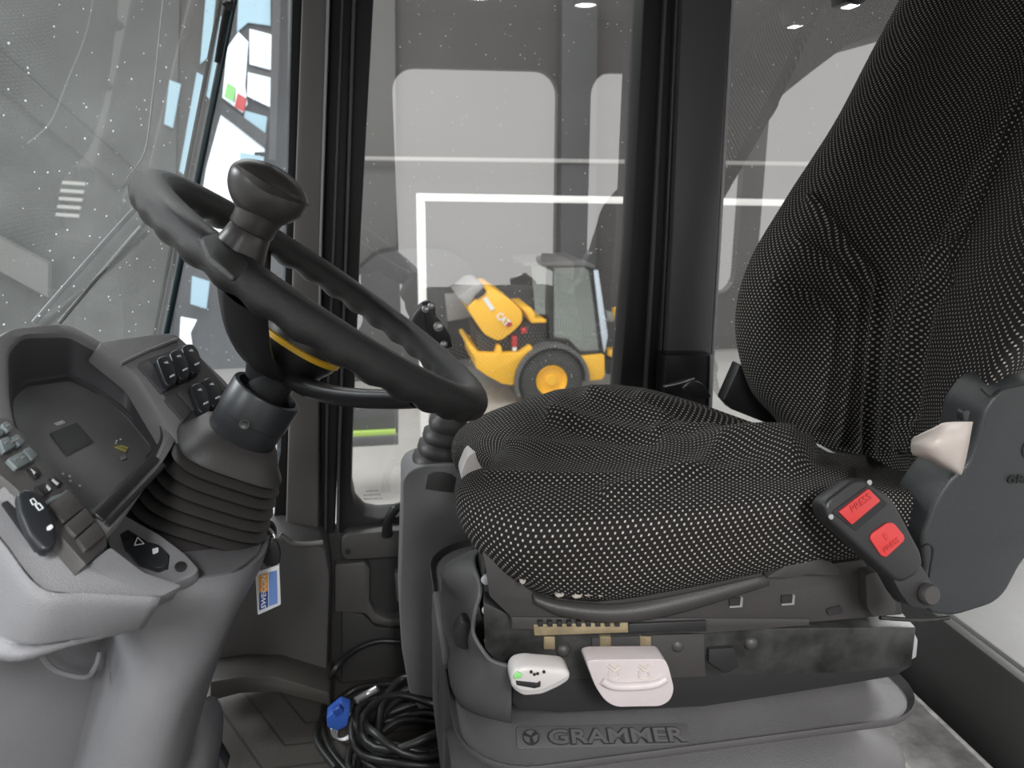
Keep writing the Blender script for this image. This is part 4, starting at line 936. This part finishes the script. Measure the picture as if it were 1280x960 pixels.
slab('plate', [(740, 798), (880, 792), (882, 846), (740, 852)], VS(.81)-.003, .004, M['pan'], fr, bev=.001)
slab('frame_end_cap', [(1141, 786), (1148, 800), (1146, 822), (1138, 826), (1136, 796)], VS(.81)+.01, .02, M['wht2'], fr, bev=.002)
slab('lower_skirt', [(640, 846), (650, 848), (1142, 832), (1120, 846), (1060, 856), (960, 872), (880, 884), (700, 892), (650, 888), (640, 880)], VS(.81)+.004, .36, M['blk_m'], fr, bev=.003)
for x in (670, 740, 790): slab('spring_tab', [(x+10, 796), (x+24, 796), (x+24, 812), (x+10, 812)], VS(.81)-.004, .01, M['zinc'], fr, bev=.001)
# levers
la = slab('fore_aft_lever', [(733, 828), (742, 825), (831, 824), (836, 834), (843, 862), (838, 876), (826, 883), (770, 884), (756, 876), (744, 858)], VS(.81)-.05, .024, M['pink'], seat, bev=.006, rad=7, seg=4)
tube('lever_ridge', [P(752, 850, VS(.81)-.05), P(770, 858, VS(.81)-.051), P(815, 856, VS(.81)-.051), P(832, 848, VS(.81)-.05)], .0045, M['pink'], la, 10, 5)
for (x, s) in ((768, 1), (806, -1)):
    for (x0, y0, x1, y1) in ((x-8, 833, x, 839), (x, 839, x+8, 833), (x-6, 830, x+4, 836), (x+5, 830, x+2, 838)):
        tube('embossed_mark', [P(x0, y0, VS(.81)-.0505), P(x1, y1, VS(.81)-.0505)], .0009, M['bei'], la, 6, 0)
    tube('embossed_mark', [P(x-6, 838, VS(.81)-.0505), P(x-7, 846, VS(.81)-.0505), P(x, 849, VS(.81)-.0505), P(x+6, 845, VS(.81)-.0505), P(x+4, 840, VS(.81)-.0505)], .0009, M['bei'], la, 6, 3)
lb = slab('weight_dial', [(639, 846), (646, 837), (660, 834), (708, 838), (714, 844), (712, 852), (700, 860), (678, 870), (654, 872), (640, 862)], VS(.81)-.045, .028, M['pale'], seat, bev=.005, rad=6, seg=3)
slab('dial_window', [(645, 852), (672, 855), (676, 852), (676, 859), (668, 861), (646, 857)], VS(.81)-.047, .01, M['blk_m'], lb, bev=.001)
slab('green_mark', [(642, 845), (647, 840), (653, 843), (651, 848), (643, 849)], VS(.81)-.0465, .002, M['grn'], lb, bev=.0005)
for x, y in ((664, 840), (672, 842), (680, 840), (668, 843)): lathe('pin_hole', P(x, y, VS(.81)-.0455), (0, -1, 0), [(.0016, -.001), (.0016, .0005), (0, .0005)], M['blk_m'], lb, 10)
tube('dial_seam', [P(640, 856, VS(.81)-.046), P(655, 864, VS(.81)-.046), P(680, 862, VS(.81)-.046), P(711, 846, VS(.81)-.046)], .0007, M['wht2'], lb, 6, 4)
# bellows
def rrect(x0, x1, y0, y1, rs, n=8):
    out = []
    for (cx, cy, r, a0) in ((x0+rs[0], y0+rs[0], rs[0], pi), (x1-rs[1], y0+rs[1], rs[1], 1.5*pi), (x1-rs[2], y1-rs[2], rs[2], 0), (x0+rs[3], y1-rs[3], rs[3], .5*pi)):
        for k in range(n+1):
            a = a0+pi/2*k/n; out.append((cx+r*cos(a), cy+r*sin(a)))
    return out
zt = P(760, 892, .72).z; z1 = P(760, 947, .655).z
Xl = P(564, 905, .76).x; Xr = P(1150, 880, .69).x
bl = []
zz = z1-zt
def lp(z, o, r=.085): return [Vector((x, y, z)) for x, y in rrect(Xl-o, Xr+o, .655-o, 1.19+o, (max(r+o, .01), max(r*.8+o, .01), max(r+o, .01), max(r+o, .01)))]
zf = z1-.012
loopsB = [lp(zt+.006, -.17), lp(zt+.004, -.055), lp(zt, -.045), lp(zt-(zt-zf)*.35, -.026), lp(zt-(zt-zf)*.75, -.008), lp(zf+.012, -.001), lp(zf+.006, 0), lp(zf, -.004), lp(zf-.004, -.03), lp(zf-.014, -.08), lp(zf-.032, -.082),
          lp(zf-.052, -.045), lp(zf-.072, -.006), lp(zf-.080, 0), lp(zf-.086, -.004), lp(zf-.088, -.03), lp(zf-.10, -.06), lp(zf-.12, -.015), lp(zf-.14, 0), lp(zf-.148, -.03), lp(zf-.16, -.06), lp(zf-.2, -.02), lp(.02, -.01)]
bel = loft('bellows', loopsB, M['bel'], seat, 45)
# upper corner flaps of the bellows at the front
net('bellows_flap', [[P(x, y, v) for x, y, v in ((606, 690, .86), (600, 694, .80), (596, 705, .76), (604, 735, .72), (596, 766, .71), (594, 790, .71), (606, 812, .70), (618, 824, .69), (640, 830, .68))],
                     [P(x, y, v) for x, y, v in ((606, 690, .90), (585, 694, .86), (558, 716, .80), (582, 750, .78), (592, 780, .76), (590, 800, .75), (600, 820, .73), (612, 840, .70), (640, 860, .69))],
                     [P(x, y, v) for x, y, v in ((600, 700, .96), (572, 705, .93), (556, 720, .88), (560, 745, .88), (566, 780, .86), (572, 800, .84), (566, 830, .80), (580, 868, .74), (640, 888, .70))],
                     [P(x, y, v) for x, y, v in ((600, 710, 1.0), (572, 725, .98), (556, 760, .95), (556, 790, .93), (562, 800, .90), (566, 820, .86), (566, 846, .82), (584, 882, .76), (640, 900, .72))]], M['bel'], bel, 6, 6, cap=False, solid=.004)
slab('flap_button', [(569, 790), (578, 776), (592, 780), (594, 800), (584, 814), (568, 808)], .755, .02, M['blk'], bel, bev=.005, rad=5)
# base pillar below the bellows front
slab('base_foot', [(553, 830), (566, 828), (572, 900), (600, 950), (600, 985), (553, 985)], .84, .18, M['bel'], seat, bev=.004)
# logo on the bellows: plate, emblem and lettering
la_, lb_ = lp(zt-(zt-zf)*.35, -.026), lp(zt-(zt-zf)*.75, -.008)
y_a, z_a, y_b, z_b = .655+.026, zt-(zt-zf)*.35, .655+.008, zt-(zt-zf)*.75
lu = Vector((0, y_a-y_b, z_a-z_b)).normalized(); ln = Vector((1, 0, 0)).cross(lu).normalized()
if ln.y > 0: ln = -ln
lpl = (Vector((0, (y_a+y_b)/2, (z_a+z_b)/2))+ln*.0012, ln)
pslab('logo_plate', [(645, 908), (860, 904), (862, 930), (646, 936)], lpl, .002, mat('logo_plate_grey', (.075, .072, .072), .5), bel, bev=.0006, rad=4)
M['logo'] = mat('logo_relief', (.085, .082, .082), .45); M['logoD'] = mat('logo_sunk', (.022, .022, .022), .5)
text('lettering', 'GRAMMER', PP(684, 921.5, (lpl[0]+ln*.0008, ln)), PP(858, 918, (lpl[0]+ln*.0008, ln)), lu, M['logoD'], bel, .0004, hfac=.128, bold=.055)
text('lettering', 'GRAMMER', PP(686, 921.3, (lpl[0]+ln*.0012, ln)), PP(856.5, 918.2, (lpl[0]+ln*.0012, ln)), lu, M['logo'], bel, .0006, hfac=.113, bold=.02)
ec = PP(663.5, 922, (lpl[0]+ln*.0008, ln)); em = lathe('emblem', ec, ln, [(.0092, 0), (.0092, .0012), (.0082, .0013), (0, .0013)], M['logoD'], bel, 32)
for a0, a1 in ((100-8, 20), (88, 160), ):
    pass
def wedge(a0, a1, r0=.0015, r1=.0078):
    pts = [ec+ln*.0014+(Vector((1, 0, 0))*cos(radians(a))+lu*sin(radians(a)))*r for r, a in [(r0, (a0+a1)/2)]+[(r1, a0+(a1-a0)*k/6) for k in range(7)]]
    prism('emblem_field', pts, ln*.0005, M['logo'], em, bev=0)
wedge(50, 130); wedge(-70, 15); wedge(165, 250)

# side cover of the recliner, lever, lettering
Vc = .665
sc_ = slab('recliner_cover', [(1158, 715), (1152, 672), (1170, 625), (1188, 598), (1210, 580), (1221, 550), (1230, 512), (1250, 486), (1285, 474), (1360, 480), (1400, 600), (1360, 640), (1300, 680), (1278, 704), (1258, 742), (1242, 756), (1194, 771), (1162, 768), (1150, 730)], Vc, .06, M['cover'], seat, bev=.012, rad=10, seg=4)
slab('cover_button', [(1204, 516), (1208, 513), (1213, 514), (1210, 526), (1204, 527)], Vc-.006, .01, M['cover'], sc_, bev=.002, rad=2)
tube('cover_cap_seam', [P(1226, 486, Vc-.004), P(1240, 496, Vc-.007), P(1256, 486, Vc-.005), P(1290, 478, Vc-.003)], .0012, M['blk_m'], sc_, 6, 5)
text('lettering', 'GRAMMER', P(1259, 599, Vc-.001), P(1330, 596, Vc-.001), Vector((0, 0, 1)), M['blk_m'], sc_, .001, hfac=.13, bold=.03)
lathe('emblem', P(1290, 560, Vc), (0, -1, 0), [(.013, 0), (.013, .001), (.011, .001), (.011, .0002), (0, .0002)], M['blk_m'], sc_, 32)
bl_ = net('recliner_lever', [
    [P(x, y, v) for x, y, v in ((1141, 548, .62), (1143, 546, .615), (1168, 534, .60), (1182, 528, .60), (1214, 527, .615), (1215, 528, .655))],
    [P(x, y, v) for x, y, v in ((1139, 556, .62), (1141, 554, .605), (1168, 548, .585), (1186, 546, .585), (1210, 545, .60), (1213, 546, .655))],
    [P(x, y, v) for x, y, v in ((1139, 563, .62), (1141, 562, .605), (1162, 562, .585), (1184, 568, .585), (1204, 572, .60), (1208, 572, .655))],
    [P(x, y, v) for x, y, v in ((1141, 568, .62), (1143, 569, .61), (1160, 574, .60), (1180, 584, .60), (1199, 592, .61), (1203, 591, .655))],
    [P(x, y, v) for x, y, v in ((1143, 568, .65), (1145, 570, .65), (1162, 576, .65), (1180, 585, .65), (1198, 592, .65), (1202, 591, .66))]], M['bei'], seat, 4, 4, cap=True)
# buckle
bkp = (P(1092, 665, .60), Vector((.12, -.95, .28)).normalized())
bu = pslab('belt_buckle', [(1031, 633), (1036, 624), (1068, 600), (1080, 598), (1108, 616), (1118, 626), (1152, 690), (1155, 706), (1148, 718), (1130, 728), (1120, 726), (1080, 690), (1036, 650)], bkp, .022, M['blk'], seat, bev=.004, rad=5, seg=3)
pslab('release_slot', [(1040, 640), (1085, 607), (1110, 630), (1070, 664)], bkp, .002, M['blk_m'], bu, bev=.0005, rad=2, lift=.001)
b1_ = pslab('release_button', [(1049, 640), (1086, 611), (1101, 626), (1065, 656)], bkp, .004, M['red'], bu, bev=.001, rad=2, lift=.0035)
b2_ = pslab('red_label', [(1088, 674), (1090, 667), (1110, 653), (1118, 654), (1131, 670), (1131, 676), (1108, 697), (1102, 695)], bkp, .003, M['red'], bu, bev=.001, rad=3, lift=.002)
M['redD'] = mat('red_dark', (.42, .03, .03), .5)
pk2 = lambda x, y, l: PP(x, y, (bkp[0]+bkp[1]*l, bkp[1]))
text('lettering', 'PRESS', pk2(1064, 637, .004), pk2(1088, 619, .004), UP, M['redD'], b1_, .0003, hfac=.28)
text('lettering', 'PRESS', pk2(1105, 688, .0025), pk2(1123, 674, .0025), UP, M['redD'], b2_, .0003, hfac=.25)
pslab('arrow_mark', [(1103, 668), (1107, 666), (1111, 674), (1108, 676)], bkp, .0005, M['redD'], b2_, bev=0, lift=.0026)
for x, y in ((1038, 646), (1086, 603)): lathe('buckle_pin', pk2(x, y, .0), bkp[1], [(.0025, 0), (.0025, .0015), (.0012, .002), (0, .0015)], M['wht2'], bu, 14)
stk = pslab('buckle_stalk', [(1112, 716), (1150, 704), (1166, 730), (1174, 746), (1160, 762), (1138, 758), (1126, 742)], (bkp[0]-bkp[1]*.004, bkp[1]), .02, M['blk'], bu, bev=.004, rad=5)
lathe('pivot_cap', pk2(1158, 742, -.003), bkp[1], [(.0105, 0), (.0105, .006), (.009, .008), (0, .0085)], M['pan'], stk, 28)
tube('wire_clip', [P(1152, 684, .65), P(1160, 680, .645), P(1166, 688, .645), P(1162, 716, .645), P(1160, 740, .65)], .0012, M['blk_m'], seat, 6, 5)
tube('belt_rod', [P(1100, 772, VS(.8)), P(1150, 775, VS(.8)), P(1186, 772, VS(.8))], .0025, M['steel'], seat, 8, 2)
# far belt latch behind cushion
bl2 = thing('seat_belt_tongue', P(865, 490, 1.26), 'black belt tongue lying on the far rear edge of the seat cushion', 'seat belt')
slab('tongue_plate', [(830, 484), (868, 473), (872, 478), (862, 486), (840, 490)], 1.24, .012, M['blk'], bl2, bev=.002, rad=2)
slab('tongue_grip', [(852, 486), (866, 476), (880, 480), (890, 497), (870, 500)], 1.23, .02, M['blk'], bl2, bev=.004, rad=4)
tube('tongue_edge', [P(832, 483, 1.235), P(850, 479, 1.235), P(868, 473, 1.235)], .0012, M['alu'], bl2, 6, 3)
# glass maker's print at the foot of the door window
for k, (s, x0, x1, y) in enumerate((('VOLVO', 457, 473, 614), ('E1 43R-001582', 455, 476, 619), ('M44 AS-2 DOT 215', 455, 478, 624))):
    t_ = text('lettering', s, P(x0, y, YG-.002), P(x1, y-1, YG-.002), Vector((0, 0, 1)), M['keyd'], dp, .0002, hfac=.16 if k == 0 else .1)

for k, (x, y) in enumerate(((.39, .10), (.78, .05), (1.12, .02))):
    cl = thing('ceiling_lamp', Vector((x, y, 1.62)), 'small round lamp on the cab ceiling, ' + ('nearest the windscreen', 'middle one of three', 'nearest the rear')[k], 'lamp', 'round lamps along the cab ceiling')
    lathe('lamp_housing', (x, y, 1.622), (0, 0, -1), [(.05, 0), (.05, .012), (.042, .016), (.042, .012)], M['blk'], cl, 32)
    lathe('diffuser', (x, y, 1.622), (0, 0, -1), [(.042, .002), (.042, .011), (.03, .015), (0, .016)], M['led'], cl, 32)
# ================================================================== LIGHT, CAMERA
w = bpy.data.worlds.new('World'); bpy.context.scene.world = w; w.use_nodes = True
w.node_tree.nodes['Background'].inputs[0].default_value = (1, .985, .975, 1); w.node_tree.nodes['Background'].inputs[1].default_value = .95
def area(name, loc, target, size, power, col=(1, 1, 1), sy=None):
    l = bpy.data.lights.new(name, 'AREA'); l.energy = power; l.size = size; l.color = col
    if sy: l.shape = 'RECTANGLE'; l.size_y = sy
    o = bpy.data.objects.new(name, l); C.objects.link(o); o.location = loc
    o.rotation_euler = (Vector(target)-Vector(loc)).to_track_quat('-Z', 'Y').to_euler(); return o
area('cab_fill_left', (.2, -3.0, 3.2), (.2, .9, .7), 1.0, 200)  # unseen lamp, added to brighten the cab and its highlights
area('cab_fill_front', (-2.6, -1.2, 2.8), (-.2, .8, .6), .7, 50, (.92, .96, 1))  # also unseen, added to light the console side
area('hall_lamp_right', (-1, 6.5, 4.5), (-.5, 9, -2), 4, 420)
area('cab_fill_windscreen', (-3.2, 2.0, 3.0), (-.2, .9, .6), 1.0, 110, (.92, .96, 1))  # unseen lamp aimed in through the windscreen, added to light the cab
area('cab_fill_rear', (4.0, 2.5, 3.0), (.9, 1.0, .6), 1.2, 160)  # unseen lamp added to light the cab from behind
cam = bpy.data.cameras.new('camera'); co = bpy.data.objects.new('camera', cam); C.objects.link(co)
cam.sensor_width = 36; cam.lens = F/1280*36; cam.clip_start = .02; cam.clip_end = 200; cam.dof.use_dof = True; cam.dof.focus_distance = .9; cam.dof.aperture_fstop = 9
co.matrix_world = Matrix(((RT.x, UP.x, -FW.x, CAM.x), (RT.y, UP.y, -FW.y, CAM.y), (RT.z, UP.z, -FW.z, CAM.z), (0, 0, 0, 1)))
bpy.context.scene.camera = co
sc = bpy.context.scene
sc.view_settings.view_transform = 'Standard'; sc.view_settings.look = 'None'; sc.view_settings.exposure = .3
